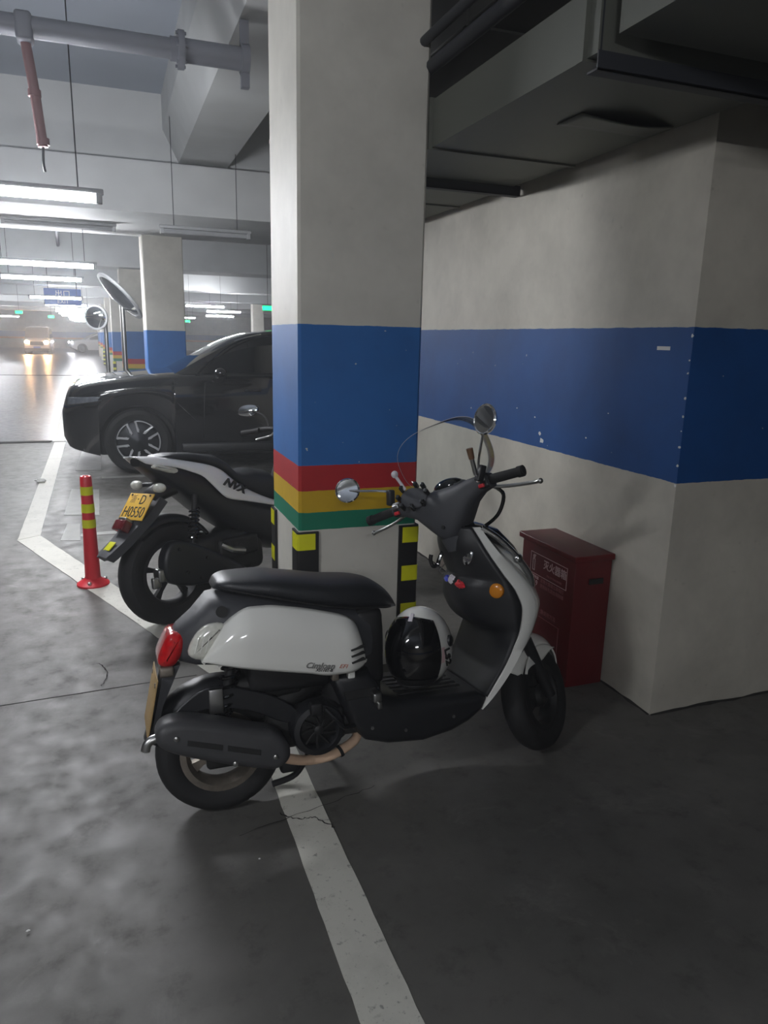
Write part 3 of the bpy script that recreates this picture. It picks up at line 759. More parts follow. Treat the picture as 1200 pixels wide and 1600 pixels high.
b = MB(); b.tube(smooth_path([(.185, -.185, .222), (.235, -.165, .195), (.294, -.15, .178), (.367, -.15, .183), (.45, -.13, .21), (.47, -.10, .235)]), .0165, 12); ep = b.obj('exhaust_pipe', 'heat_wrap', sc1)
b = MB(); b.tube([(.388, -.145, .186), (.398, -.143, .190)], .021, 12); b.obj('clamp', 'black_matte', ep)
b = MB(); b.rbox(.19, .25, -.16, -.12, .15, .19, .01); b.obj('stand_stop', 'black_matte', sc1)
# rear shock, mudguard
b = MB(); b.tube([(-.01, -.115, .24), (.06, -.105, .54)], .016, 10); sh = b.obj('shock_absorber', 'black_matte', sc1)
coil = []
for k in range(97):
    u = k/96; a = 2*math.pi*8*u
    c = Vector((-.01, -.115, .24)).lerp(Vector((.06, -.105, .54)), .15+.8*u); coil.append((c.x+.028*math.cos(a), c.y+.028*math.sin(a), c.z))
b = MB(); b.tube(coil, .006, 6); b.obj('spring', 'black_gloss', sh)
b = MB()
def mud(u, v):
    a = R_(38+125*u); yy = -.07+.14*v; r = .243+.01*math.sin(math.pi*v)-.05*(abs(v-.5)*2)**4
    return (.02+r*math.cos(a), yy, .21+r*math.sin(a))
b.grid(mud, 24, 10); o = b.obj('rear_mudguard', 'black_plastic', sc1); o.modifiers.new('s', 'SOLIDIFY').thickness = .005
b = MB(); b.slab(smooth_loop([(-.150, .372), (-.09, .43), (-.02, .462), (.06, .452), (.19, .40), (.27, .33), (.22, .31), (.10, .37), (-.03, .395), (-.12, .365)], 4), -.135, -.125, .003, 1); b.obj('hugger_panel', 'black_plastic', sc1)
# plate carrier, number plate
b = MB(); b.loft([[(x, y, z) for x, z in ((-.150+q, .52), (-.10+q, .53), (-.10+q*0-.06, .40), (-.185, .30), (-.20, .31))] for y, q in ((-.07, 0), (.07, 0))]); b.obj('plate_carrier', 'grey_plastic', sc1)
b = MB(); b.rbox(-.112, .112, -.002, .002, -.095, .095, .0015, T(-.192, 0, .405) @ Matrix.Rotation(R_(-90), 4, 'Z') @ Matrix.Rotation(R_(-12), 4, 'X')); npl = b.obj('number_plate', 'plate_tan', sc1)
for yy in (-.08, .08):
    b = MB(); b.lathe([(.008, -.006), (.008, .004)], 10, T(-.178, yy, .475) @ Matrix.Rotation(R_(90), 4, 'Z')); b.obj('bolt', 'rusty_steel', npl)
b = MB(); b.rbox(-.165, -.12, -.09, -.02, .498, .53, .008); b.obj('plate_lamp', 'rusty_steel', sc1)
# tail fairing and body core
rg = [superring(x, (z0+z1)/2, hw, (z1-z0)/2, 3.2, 24) for x, z0, z1, hw in
      ((-.112, .545, .635, .05), (-.10, .53, .648, .072), (-.05, .515, .685, .105), (0, .51, .738, .128), (.06, .50, .745, .138), (.15, .49, .735, .142), (.30, .47, .70, .148), (.42, .455, .668, .142), (.52, .44, .655, .12), (.575, .44, .64, .095))]
b = MB(); b.loft(rg); tf = b.obj('tail_fairing', 'grey_plastic', sc1, smooth=50)
b = MB(); b.lathe([(.018, .004), (.018, -.004)], 14, T(.028, -.132, .70) @ Matrix.Rotation(R_(-15), 4, 'X')); b.obj('rack_hole', 'black_ink', tf)
b = MB(); b.rbox(.36, .565, -.12, .12, .30, .52, .04); b.rbox(.47, .575, -.115, .115, .38, .655, .03); b.rbox(.1, .42, -.11, .11, .40, .56, .03); b.obj('body_core', 'black_matte', sc1)
# side panels (bulging white covers)
PT = [(-.042, .552), (-.005, .615), (.053, .682), (.113, .712), (.166, .711), (.247, .698), (.351, .673), (.430, .647), (.468, .614), (.480, .563), (.4845, .490)]
PB = [(-.042, .551), (.06, .533), (.158, .512), (.281, .487), (.365, .470), (.424, .470), (.475, .480), (.4845, .489)]
def panel(sign):
    b = MB(); nu, nv = 44, 20
    def pt(u, v, lift):
        uu = .5-.5*math.cos(math.pi*u); x = -.042+.5265*uu
        zb = sinterp(PB, x); zt = max(sinterp(PT, x), zb+.0005); z = zb+(zt-zb)*v
        inx = max(0, 1-min(1, (x+.042)/.16))**2*.055+max(0, 1-min(1, (.4845-x)/.07))**2*.03
        top = max(0, (v-.45)/.55)**2.2*.055; bot = max(0, (.18-v)/.18)**2*.006
        y = .206-inx-top-bot-lift
        return (x, sign*y, z)
    b.grid(lambda u, v: pt(u, v, 0), nu, nv)
    o = b.obj('side_panel', 'white_gloss', sc1, smooth=60); m = o.modifiers.new('s', 'SOLIDIFY'); m.thickness = .012; m.offset = -1 if sign < 0 else -1
    return o
pR = panel(-1); pL = panel(1)
for k in range(3):
    z = .548-.021*k
    b = MB(); b.slab([(.424+.001*k, z), (.472, z+.0085), (.473, z+.0045), (.425+.001*k, z-.0045)], -.212, -.190, .0008, 1)
    b.obj('vent_slot', 'black_ink', pR, smooth=0)
TX = Matrix.Rotation(R_(9.0), 4, 'Y')
text('lettering', 'Cimloan', 'silver_print', pR, T(.320, -.2062, .5085) @ TX, .026, shear=.3, sx=1.1, bold=.0006, depth=.0015)
text('lettering', 'EFI', 'red_print', pR, T(.397, -.2060, .4965) @ TX, .019, shear=.3, sx=1.2)
text('lettering', 'XS110T-B', 'black_ink', pR, T(.333, -.2064, .4925) @ TX, .0135, shear=.2, bold=.0003)
for x, z, m in ((.375, .462, 'rusty_steel'), (.43, .462, 'white_gloss')):
    b = MB(); b.rbox(x-.012, x+.012, -.19, -.16, z-.016, z+.008, .004); b.obj('panel_clip', m, sc1)
# seat
ST = [(.015, .770), (.028, .788), (.065, .799), (.150, .800), (.28, .783), (.392, .764), (.493, .755), (.547, .742), (.595, .712), (.625, .678), (.640, .648)]
SB = [(.015, .758), (.05, .748), (.11, .733), (.211, .708), (.286, .688), (.459, .650), (.565, .636), (.61, .630), (.640, .634)]
SW = [(.015, .055), (.03, .09), (.065, .118), (.12, .135), (.22, .148), (.35, .150), (.46, .138), (.55, .112), (.60, .09), (.64, .055)]
b = MB(); rg = []
for k in range(41):
    x = .015+.625*(.5-.5*math.cos(math.pi*k/40)); zt = sinterp(ST, x); zb = sinterp(SB, x); hw = sinterp(SW, x)
    rg.append(superring(x, zb+(zt-zb)*.45, hw, (zt-zb)*.5, 2.7, 32, top=1.1, bot=.9))
b.loft(rg); se = b.obj('seat', 'seat_vinyl', sc1, smooth=60)
for sg in (-1, 1):
    b = MB(); P = []
    for k in range(24):
        x = .03+.58*k/23; P.append((x, sg*(sinterp(SW, x)+.0005), sinterp(SB, x)+.018))
    b.tube(P, .0035, 6); b.obj('piping', 'black_matte', se)
# rear lights
tl = smooth_loop([(-.168, .552), (-.142, .612), (-.122, .632), (-.090, .628), (-.078, .602), (-.092, .560), (-.118, .526), (-.155, .527)], 4)
b = MB(); b.slab(tl, -.085, .085, .028, 4); tlo = b.obj('tail_light', 'red_lens', sc1, smooth=60)
b = MB(); b.slab([(-.10, .62), (-.075, .61), (-.07, .57), (-.09, .56)], -.075, .075, .006, 2); b.obj('lamp_base', 'grey_plastic', tlo)
for sg in (-1, 1):
    b = MB(); il = smooth_loop([(-.079, .575), (-.055, .632), (-.012, .664), (.035, .662), (.03, .62), (-.028, .556)], 4)
    b.slab(il, sg*.09, sg*.148, .022, 4); ind = b.obj('turn_signal', 'clear_lens', sc1, smooth=60)
    for k in range(3):
        b = MB(); x = -.046+.016*k; b.tube([(x-.014, sg*.147, .580), (x+.002, sg*.1475, .632)], .0018, 6); b.obj('lens_rib', 'white_gloss', ind)
# floor board, tunnel sides
fo = [(.36, .455), (.40, .36), (.43, .27), (.482, .215), (.56, .19), (.69, .178), (.80, .195), (.87, .222), (.925, .258), (.945, .30), (.90, .325), (.62, .335), (.55, .365), (.50, .46)]
b = MB(); b.slab(fo, -.175, .175, .03, 3); fb = b.obj('footboard', 'black_plastic', sc1, smooth=45)
b = MB(); b.slab([(.405, .400), (.515, .402), (.522, .372), (.41, .368)], -.1775, -.16, .002, 1); b.obj('footpeg_slot', 'black_ink', fb, smooth=0)
b = MB(); b.rbox(.495, .525, -.215, -.17, .36, .392, .006); b.rbox(.505, .522, -.225, -.19, .34, .365, .005); b.obj('footpeg', 'steel', sc1)
for x, z in ((.50, .262), (.62, .235), (.80, .255)):
    b = MB(); b.lathe([(.006, .004), (.006, -.004)], 8, T(x, -.176, z)); b.obj('screw', 'steel', fb)
for k in range(6):
    b = MB(); b.rbox(.62, .86, -.11+.04*k, -.095+.04*k, .334, .3385, .002); b.obj('tread_rib', 'rubber', fb, smooth=0)
# leg shield
ZI = [(.255, .912), (.316, .944), (.399, .990), (.476, 1.027), (.537, 1.050), (.610, 1.058), (.677, 1.037), (.745, .993), (.828, .945), (.905, .912)]
ZO = [(.255, .915), (.286, .945), (.360, 1.000), (.428, 1.040), (.497, 1.077), (.559, 1.100), (.614, 1.112), (.665, 1.096), (.724, 1.062), (.801, 1.003), (.859, .965), (.908, .940)]
ZW = [(.255, .165), (.35, .185), (.45, .20), (.62, .205), (.72, .19), (.82, .16), (.905, .12)]
b = MB(); rg = []
for k in range(36):
    z = .258+(.905-.258)*k/35; xi = sinterp(ZI, z); xo = sinterp(ZO, z); ww = sinterp(ZW, z); fwd = .11*math.sin(math.pi*min(1, (z-.2)/.75))
    ring = [(xi, -ww+.012, z), (xi+.004, -ww, z)]
    for j in range(17):
        t_ = -1+2*j/16; ring.append((xo+fwd*(1-abs(t_)**2.2), t_*(ww+.004), z))
    ring += [(xi+.004, ww, z), (xi, ww-.012, z)]
    for j in range(5): t_ = 1-2*(j+1)/6; ring.append((xi+.018+fwd*.55*(1-t_*t_), t_*(ww-.012), z))
    rg.append(ring)
b.loft(rg); ls = b.obj('leg_shield', 'white_gloss', sc1, smooth=55)
XC = [(.30, .985), (.40, .99), (.48, 1.00), (.53, .985), (.56, .935), (.60, .900), (.66, .880), (.70, .886), (.72, .905), (.764, .888), (.85, .862), (.905, .868)]
b = MB()
def inner(u, v):
    z = .30+.605*u; t_ = -1+2*v; ww = sinterp(ZW, z)-.006; xi = sinterp(ZI, z)+.004; xc = sinterp(XC, z)
    k = 1-abs(t_)**2.6
    return (xi+(min(xc, xi)-xi)*k, t_*ww, z)
b.grid(inner, 50, 28); ins = b.obj('inner_shield', 'black_plastic', sc1, smooth=50); ins.modifiers.new('s', 'SOLIDIFY').thickness = .012
def on_inner(y, z): # point on inner shield
    ww = sinterp(ZW, z)-.006; xi = sinterp(ZI, z)+.004; xc = sinterp(XC, z); return xi+(min(xc, xi)-xi)*(1-abs(y/ww)**2.6)
# key lock, pocket, hook, reflector
yk, zk = -.108, .806
b = MB(); b.lathe([(.026, .01), (.026, -.008), (.02, -.013), (.006, -.013)], 20, T(on_inner(yk, zk), yk, zk) @ look((0, 0, 0), (-1, -.35, .3)) @ Matrix.Diagonal((.95, 1, 1.45, 1))); kl = b.obj('key_lock', 'chrome', ins)
b = MB(); b.rbox(-.003, .003, -.016, -.01, -.009, .009, .001, T(on_inner(yk, zk), yk, zk) @ look((0, 0, 0), (-1, -.35, .3))); b.obj('key_slot', 'black_ink', kl) if False else b.obj('key_slot', 'black_ink', ins)
b = MB()
def pock(u, v):
    y = .055-.205*u; zu = .712+.022*u; zl = interp([(0, .694), (.08, .682), (.62, .668), (1, .728)], u); z = zl+(zu-zl)*v
    return (on_inner(y, z)-.003, y, z)
b.grid(pock, 20, 4); b.obj('pocket_opening', 'black_ink', ins, smooth=60)
b = MB(); b.tube([(pock(k/20, 0)[0]-.001, pock(k/20, 0)[1], pock(k/20, 0)[2]) for k in range(21)], .004, 6); b.obj('pocket_lip', 'black_plastic', ins)
xr = on_inner(-.165, .682)
b = MB(); b.lathe([(.027, .008), (.027, -.002), (.024, -.006), (.01, -.0075)], 24, T(xr-.012, -.172, .682) @ look((0, 0, 0), (-.75, -.65, .05))); b.obj('reflector', 'orange_lens', ins, smooth=50)
b = MB(); b.tube(smooth_path([(.895, .03, .80), (.865, .03, .80), (.850, .03, .775), (.842, .03, .755), (.825, .03, .752), (.815, .03, .775), (.818, .03, .795)]), .008, 8); b.obj('bag_hook', 'black_gloss', ins)
b = MB(); b.tube(smooth_path([(.872, .03, .755), (.852, .03, .735), (.858, .03, .722), (.88, .03, .726)]), .002, 6); b.obj('hook_wire', 'steel', ins)
# top of the leg shield: dark cowl and chrome trim
b = MB(); b.loft([superring(x, z, hy, hz, 2.6, 20) for x, z, hy, hz in ((.87, .872, .06, .03), (.90, .89, .105, .028), (.96, .892, .11, .026), (1.03, .872, .105, .026), (1.10, .81, .09, .024), (1.13, .775, .08, .016))]); b.obj('front_cowl', 'black_gloss', sc1, smooth=50)
b = MB(); b.tube(smooth_path([(.945, -.128, .905), (1.00, -.145, .865), (1.07, -.155, .795), (1.125, -.15, .725), (1.14, -.14, .68)]), .011, 10); b.obj('chrome_trim', 'chrome', sc1)
b = MB(); b.ball((1.075, -.155, .787), .018, .015, .018, 14, 8); b.obj('trim_knob', 'chrome', sc1)
b = MB(); b.loft([superring(x, z, hy, hz, 2.3, 20) for x, z, hy, hz in ((1.02, .80, .12, .03), (1.08, .76, .13, .075), (1.14, .70, .12, .085), (1.185, .66, .09, .06), (1.20, .64, .05, .03))]); b.obj('front_nose', 'white_gloss', sc1, smooth=50)
# ---- steered parts: rotate about the raked steering axis
AXF = Vector((1.235, 0, .207)); AXD = Vector((-.42, 0, .907)).normalized()
STEER = T(*AXF) @ Matrix.Rotation(R_(35), 4, AXD) @ T(*(-AXF))
ROLLH = STEER @ T(.86, 0, 1.0) @ Matrix.Rotation(R_(-3), 4, 'X') @ T(-.86, 0, -1.0)
wheel(sc1, STEER @ T(*AXF), .205, .095, .125, 3, 'front_wheel', 'black_matte')
b = MB()
for sg in (-1, 1): b.tube([tuple(AXF+Vector((0, sg*.068, 0))), tuple(AXF+Vector((0, sg*.068, 0))+AXD*.36)], [.022, .024], 10, STEER)
b.tube([tuple(AXF+Vector((0, -.068, 0))+AXD*.36), tuple(AXF+Vector((0, .068, 0))+AXD*.36)], .024, 10, STEER); b.tube([tuple(AXF+AXD*.36), tuple(AXF+AXD*.72)], .025, 10, STEER)
b.obj('fork', 'black_matte', sc1)
b = MB()
def fen(u, v):
    a = R_(28+118*u); t_ = -1+2*v; hw = .064*(1-.35*abs(2*u-1)**3); r = .245-.055*abs(t_)**2.5-.02*abs(2*u-1)**4
    return tuple(STEER @ (AXF+Vector((r*math.cos(a), t_*hw, r*math.sin(a)))))
b.grid(fen, 28, 14); o = b.obj('front_fender', 'white_gloss', sc1, smooth=60); o.modifiers.new('s', 'SOLIDIFY').thickness = .006
b = MB()
def fen2(u, v): # side skirt of the fender
    a = R_(60+85*u); r = .195-.055*v*math.sin(math.pi*min(1, u*1.05)); return tuple(STEER @ (AXF+Vector((r*math.cos(a), -.066-.01*v, r*math.sin(a)))))
b.grid(fen2, 16, 5); o = b.obj('fender_skirt', 'white_gloss', sc1, smooth=60); o.modifiers.new('s', 'SOLIDIFY').thickness = .006
# handlebar cover
H = ROLLH
secs = [(-.215, .845, 1.010, .028, .024), (-.17, .85, 1.008, .036, .032), (-.12, .86, .995, .05, .045), (-.07, .868, .965, .066, .072), (-.03, .874, .945, .075, .095), (0, .876, .94, .078, .10), (.03, .874, .945, .075, .095), (.07, .868, .965, .066, .072), (.12, .86, .995, .05, .045), (.17, .85, 1.008, .036, .032), (.215, .845, 1.010, .028, .024)]
b = MB(); rg = []
for y, cx, cz, hx, hz in secs:
    rg.append([(cx+math.copysign(abs(math.cos(a))**.75, math.cos(a))*hx, y, cz+math.copysign(abs(math.sin(a))**.75, math.sin(a))*hz) for a in (2*math.pi*k/24 for k in range(24))])
b.loft(rg, M=H); hc = b.obj('handlebar_cover', 'grey_plastic', sc1, smooth=60)
b = MB(); b.loft([superring(0, 0, hy, hx, 2.5, 20) for hy, hx in ((.05, .05),)]*1+[], False, False) if False else None
b = MB(); b.tube([(.880, 0, .81), (.876, 0, .86)], [.042, .056], 16, H); b.obj('stem_cover', 'grey_plastic', sc1)
b = MB(); b.ball((.895, -.015, 1.032), .055, .078, .034, 20, 10, H); ic = b.obj('instrument_dome', 'grey_plastic', sc1, smooth=60)
b = MB(); b.ball((.885, -.015, 1.040), .045, .064, .033, 20, 10, H); b.obj('instrument_glass', 'car_glass', ic, smooth=60)
b = MB(); b.lathe([(.007, .004), (.007, -.003)], 10, H @ T(.80, -.005, .895) @ Matrix.Rotation(R_(-90), 4, 'Z')); b.obj('cover_screw', 'black_ink', hc)
for sg, nm in ((-1, 'r'), (1, 'l')):
    b = MB(); b.tube([(.843, sg*.205, 1.012), (.838, sg*.225, 1.012), (.832, sg*.34, 1.005), (.832, sg*.348, 1.005)], [.017, .0175, .0165, .014], 14, H); gr = b.obj('grip', 'rubber', sc1)
    b = MB(); b.tube([(.833, sg*.325, 1.006), (.832, sg*.345, 1.005)], .0195, 14, H); b.obj('grip_end', 'rubber', gr)
    b = MB(); b.rbox(.815, .872, min(sg*.165, sg*.215), max(sg*.165, sg*.215), .985, 1.04, .012, H); sw = b.obj('switch_housing', 'black_plastic', sc1)
    b = MB(); b.rbox(.806, .818, min(sg*.175, sg*.205), max(sg*.175, sg*.205), 1.012, 1.028, .003, H); b.obj('button', 'paper_white' if sg < 0 else 'steel', sw)
    b = MB(); b.rbox(.806, .818, min(sg*.178, sg*.20), max(sg*.178, sg*.20), .990, 1.003, .003, H); b.obj('button', 'bag_red', sw)
    b = MB(); b.tube(smooth_path([(.865, sg*.19, .995), (.885, sg*.225, .985), (.895, sg*.28, .975), (.888, sg*.345, .965), (.880, sg*.37, .962)]), .0065, 8, H); lv = b.obj('brake_lever', 'steel', sc1)
    b = MB(); b.ball((.880, sg*.372, .962), .010, .010, .010, 10, 6, H); b.obj('lever_tip', 'steel', lv)
b = MB(); b.tube(smooth_path([(.872, -.19, 1.0), (.91, -.21, .96), (.93, -.16, .90), (.94, -.08, .87)]), .007, 8, H); b.obj('brake_cable', 'black_gloss', sc1)
# mirrors (stem, shell, glass)
def bike_mirror(base, knee, c, n, r):
    b = MB(); b.tube(smooth_path([base, knee, tuple(Vector(knee).lerp(Vector(c), .7)), c], 5), .0045, 8); st = b.obj('mirror_arm', 'chrome', sc1)
    M = look(c, n)
    b = MB(); b.lathe([(.008, .028), (r*.6, .022), (r, .006), (r+.004, -.003), (r, -.008), (r-.004, -.006)], 28, M, True, False); b.obj('mirror_shell', 'chrome', st, smooth=60)
    b = MB(); b.lathe([(r-.003, -.0055), (r*.5, -.0068)], 28, M, False, True); b.obj('mirror_glass', 'mirror_glass', st, smooth=60)
    return st
bike_mirror((.905, -.195, 1.075), (.895, -.205, 1.135), (.865, -.315, 1.278), (-.92, -.26, .14), .047)
bike_mirror((.735, .185, .965), (.720, .19, 1.02), (.598, .335, 1.025), (-.45, -.80, .25), .046)
b = MB(); b.rbox(-.013, .013, -.016, .016, -.03, .03, .005, T(.722, .185, 1.0)); b.obj('mirror_clamp', 'black_plastic', sc1)
# bracket with brown knob above the near grip
b = MB(); b.rbox(-.012, .012, -.014, .014, -.028, .028, .004, T(.905, -.20, 1.10) @ Matrix.Rotation(R_(15), 4, 'Y')); ck = b.obj('clamp', 'black_plastic', sc1)
b = MB(); b.tube([(.885, -.205, 1.095), (.868, -.21, 1.15)], .008, 10); b.obj('clamp_arm', 'steel', ck)
b = MB(); b.tube([(.868, -.21, 1.15), (.858, -.212, 1.185)], [.010, .012], 10); b.obj('knob', 'brown_knob', ck)
# phone holder
MP = T(.765, .055, 1.005) @ look((0, 0, 0), (-.62, -.55, .56))
b = MB(); b.slab(smooth_loop([(-.055, .0), (-.035, .035), (.0, .042), (.035, .035), (.055, .0), (.035, -.035), (0, -.042), (-.035, -.035)], 3), -.006, .006, .003, 1, MP); ph = b.obj('phone_holder', 'grey_plastic', sc1)
for x, z in ((-.052, .03), (.03, .045), (.0, .048), (.05, .02), (-.03, -.045), (.01, -.045), (.048, -.025), (-.055, -.01)):
    b = MB(); b.rbox(x-.007, x+.007, -.028, .006, z-.008, z+.008, .003, MP); b.obj('claw', 'black_gloss', ph)
b = MB(); b.tube([(0, .006, 0), (.02, .05, -.03)], .012, 10, MP); b.obj('holder_ball', 'black_plastic', ph)
b = MB(); b.tube([(.745, .09, 1.035), (.715, .11, 1.085)], .006, 8); b.ball((.712, .11, 1.092), .014, .010, .014, 12, 8); b.obj('screen_bracket', 'bag_clear', sc1)
# clear windscreen
b = MB()
def scr(u, v):
    a = 2*math.pi*u; e = .75; c_, s_ = math.cos(a), math.sin(a)
    yy = math.copysign(abs(c_)**e, c_)*.205*v; zz = math.copysign(abs(s_)**e, s_)*.125*v
    return tuple(H @ Vector((.955-.35*zz-.9*yy*yy, yy, 1.165+zz)))
b.grid(scr, 48, 6); o = b.obj('windscreen', 'clear_acrylic', sc1, smooth=60); o.modifiers.new('s', 'SOLIDIFY').thickness = .003
b = MB(); b.tube([scr(k/48, 1) for k in range(49)][:-1], .0009, 5, closed=True); b.obj('windscreen_edge', 'bag_clear', o)
# stand
b = MB(); b.tube(smooth_path([(.40, .10, .20), (.42, .17, .10), (.44, .215, -.015)]), .011, 8); b.rbox(.41, .47, .19, .24, -.03, -.018, .004); b.obj('side_stand', 'black_matte', sc1)
b = MB(); b.tube(smooth_path([(.30, -.12, .20), (.24, -.15, .14), (.16, -.16, .125)]), .010, 8); b.tube(smooth_path([(.30, .12, .20), (.24, .15, .14), (.16, .16, .125)]), .010, 8); b.tube([(.3, -.12, .2), (.3, .12, .2)], .012, 8); b.obj('centre_stand', 'black_matte', sc1)

# packets in the glove pocket
SCM = T(.255, 2.218, 0) @ Matrix.Rotation(LEAN, 4, 'X')
def crumple(name, mat, lb, c, s):
    b = MB(); b.ball((0, 0, 0), s[0], s[1], s[2], 14, 9)
    b.v = [tuple(SCM @ (Vector(c)+Vector((p[0]*random.uniform(.75, 1.2), p[1]*random.uniform(.75, 1.2), p[2]*random.uniform(.7, 1.25))))) for p in b.v]
    return tag(b.obj(name, mat, smooth=25), lb, 'packet', 'packets in the scooter pocket')
crumple('snack_packet', 'bag_blue', 'crumpled blue packet in the scooter glove pocket', (on_inner(.025, .698)-.004, .025, .698), (.012, .026, .014))
crumple('snack_packet', 'bag_clear', 'crumpled clear and pink packet in the scooter glove pocket', (on_inner(-.012, .700)-.004, -.012, .700), (.012, .026, .019))
crumple('snack_packet', 'bag_red', 'crumpled red packet in the scooter glove pocket', (on_inner(-.06, .692)-.004, -.06, .692), (.012, .036, .016))

# ================================================================== HELMET on the footboard
hm = thing('helmet', 'white full-face helmet with a dark smoked visor on the scooter footboard', 'helmet')
hm.matrix_world = SCM @ T(.725, -.06, .478) @ Matrix.Rotation(R_(-132), 4, 'Z')
# local frame: +x = face direction, z up
def shell_pt(az, el, k=1.0):
    ca, sa, ce, se_ = math.cos(az), math.sin(az), math.cos(el), math.sin(el)
    x = .138*ce*ca; y = .118*ce*sa; z = (.150 if se_ > 0 else .135)*se_
    if se_ < 0 and ca > 0: x += .018*ca*(-se_)*1.2
    return (x*k, y*k, z*k)
b = MB(); b.grid(lambda u, v: shell_pt(2*math.pi*u, R_(-52+142*v)), 48, 26); o = b.obj('shell', 'white_gloss', hm, smooth=60); o.modifiers.new('s', 'SOLIDIFY').thickness = .012
b = MB(); b.grid(lambda u, v: shell_pt(R_(-60+120*u), R_(-34+92*v*(1-.10*abs(2*u-1)**2)), 1.035), 36, 18); o = b.obj('visor', 'black_gloss', hm, smooth=60); o.modifiers.new('s', 'SOLIDIFY').thickness = .003
b = MB(); b.grid(lambda u, v: shell_pt(R_(-62+124*u), R_(-53+20*v), 1.03), 30, 8); o = b.obj('chin_bar', 'black_matte', hm, smooth=60); o.modifiers.new('s', 'SOLIDIFY').thickness = .008
b = MB(); b.tube([shell_pt(2*math.pi*k/40, R_(-52), 1.0) for k in range(40)], .009, 8, closed=True); b.obj('neck_trim', 'black_matte', hm)
b = MB(); b.grid(lambda u, v: shell_pt(R_(-6+12*u), R_(50+14*v), 1.04), 6, 6); o = b.obj('vent', 'bag_clear', hm); o.modifiers.new('s', 'SOLIDIFY').thickness = .006
for sg in (-1, 1):
    p = shell_pt(sg*R_(88), R_(14), 1.02); b = MB(); b.lathe([(.020, .008), (.020, -.003), (.015, -.006)], 20, look(p, (0, sg, .05))); b.obj('visor_pivot', 'black_plastic', hm)

pt_ = Vector(shell_pt(R_(76), R_(-4), 1.012)); nn_ = Vector((math.cos(R_(78)), math.sin(R_(78)), 0))
text('lettering', 'LS2', 'black_ink', hm, look(pt_, nn_) @ Matrix.Rotation(R_(78), 4, 'Y'), .045, shear=.2, bold=.001, depth=.002)
b = MB(); b.grid(lambda u, v: shell_pt(R_(62+8*u), R_(-12+22*v), 1.006), 3, 6); b.obj('red_sticker', 'white_print', hm)

# ================================================================== GREY SCOOTER behind the pillar
sc2 = thing('motor_scooter', 'grey and black sporty scooter parked behind the pillar with a yellow number plate', 'scooter', (.237, 3.945, 0), (0, 0, 0))
sc2.matrix_world = T(.237, 3.945, 0) @ Matrix.Rotation(R_(30), 4, 'Z') @ Matrix.Rotation(R_(-7), 4, 'X')
wheel(sc2, T(.02, 0, .285), .285, .135, .178, 5, 'rear_wheel', 'black_matte')
for sx in (1,):
    b = MB(); b.slab(smooth_loop([(-.085, .40), (-.03, .47), (.06, .46), (.22, .38), (.42, .25), (.46, .20), (.38, .17), (.20, .20), (.06, .215), (-.05, .25), (-.09, .31)], 4), -.16, -.075, .022, 3); b.obj('gear_case', 'black_plastic', sc2, smooth=50)
for x, z in ((.035, .297), (.17, .35), (.12, .245), (.30, .24), (.0, .43)):
    b = MB(); b.lathe([(.010, .004), (.010, -.008), (.005, -.01)], 10, T(x, -.161, z)); b.obj('bolt', 'engine_metal', sc2)
b = MB(); b.rbox(-.12, -.06, -.135, -.07, .27, .34, .012); b.rbox(-.15, -.10, -.12, -.09, .24, .30, .01); b.obj('brake_caliper', 'steel', sc2)
b = MB(); b.rbox(.15, .62, -.12, .12, .20, .46, .05); b.rbox(.28, .56, -.14, -.10, .30, .42, .02); b.obj('engine', 'engine_metal', sc2)
b = MB(); b.tube([(.3, -.13, .39), (.34, -.17, .36), (.42, -.17, .34)], .018, 8); b.obj('breather_hose', 'steel', sc2)
def spring(root, a, c, r=.026, w_=.006, turns=8):
    a, c = Vector(a), Vector(c)
    b = MB(); b.tube([tuple(a), tuple(c)], .015, 10); s_ = b.obj('shock_absorber', 'black_matte', root)
    P = []
    for k in range(turns*10+1):
        u = k/(turns*10); q = a.lerp(c, .08+.62*u); t_ = 2*math.pi*turns*u; P.append((q.x+r*math.cos(t_), q.y+r*math.sin(t_), q.z))
    b = MB(); b.tube(P, w_, 6); b.obj('spring', 'black_gloss', s_)
spring(sc2, (.115, -.125, .44), (.165, -.115, .70)); spring(sc2, (.0, .125, .44), (.05, .115, .72))
b = MB()
def mud2(u, v):
    a = R_(35+95*u); t_ = -1+2*v; r = .325-.04*abs(t_)**3; return (.02+r*math.cos(a), t_*.075, .285+r*math.sin(a))
b.grid(mud2, 22, 8); o = b.obj('hugger', 'black_plastic', sc2); o.modifiers.new('s', 'SOLIDIFY').thickness = .006
# tail section
WT = [(-.130, .937), (-.04, .927), (.06, .905), (.178, .874), (.26, .850), (.325, .818), (.433, .724), (.55, .655), (.713, .585), (.80, .56)]
WB = [(-.130, .932), (-.078, .892), (.056, .860), (.15, .822), (.206, .794), (.262, .734), (.343, .652), (.45, .622), (.60, .582), (.673, .563), (.80, .55)]
for sg in (-1, 1):
    b = MB()
    def wp(u, v):
        x = -.13+.93*u; zb = sinterp(WB, x); zt = max(sinterp(WT, x), zb+.001); y = sinterp([(-.13, .055), (0, .105), (.2, .15), (.45, .18), (.8, .17)], x)
        return (x, sg*(y+.012*math.sin(math.pi*v)-.02*v), zb+(zt-zb)*v)
    b.grid(wp, 40, 10); o = b.obj('tail_panel', 'sc2_white', sc2, smooth=60); o.modifiers.new('s', 'SOLIDIFY').thickness = .008
    if sg < 0: text('lettering', 'NVX', 'black_ink', o, T(.385, -.186, .718) @ Matrix.Rotation(R_(27), 4, 'Y'), .060, shear=.35, sx=1.25, bold=.003, depth=.002)
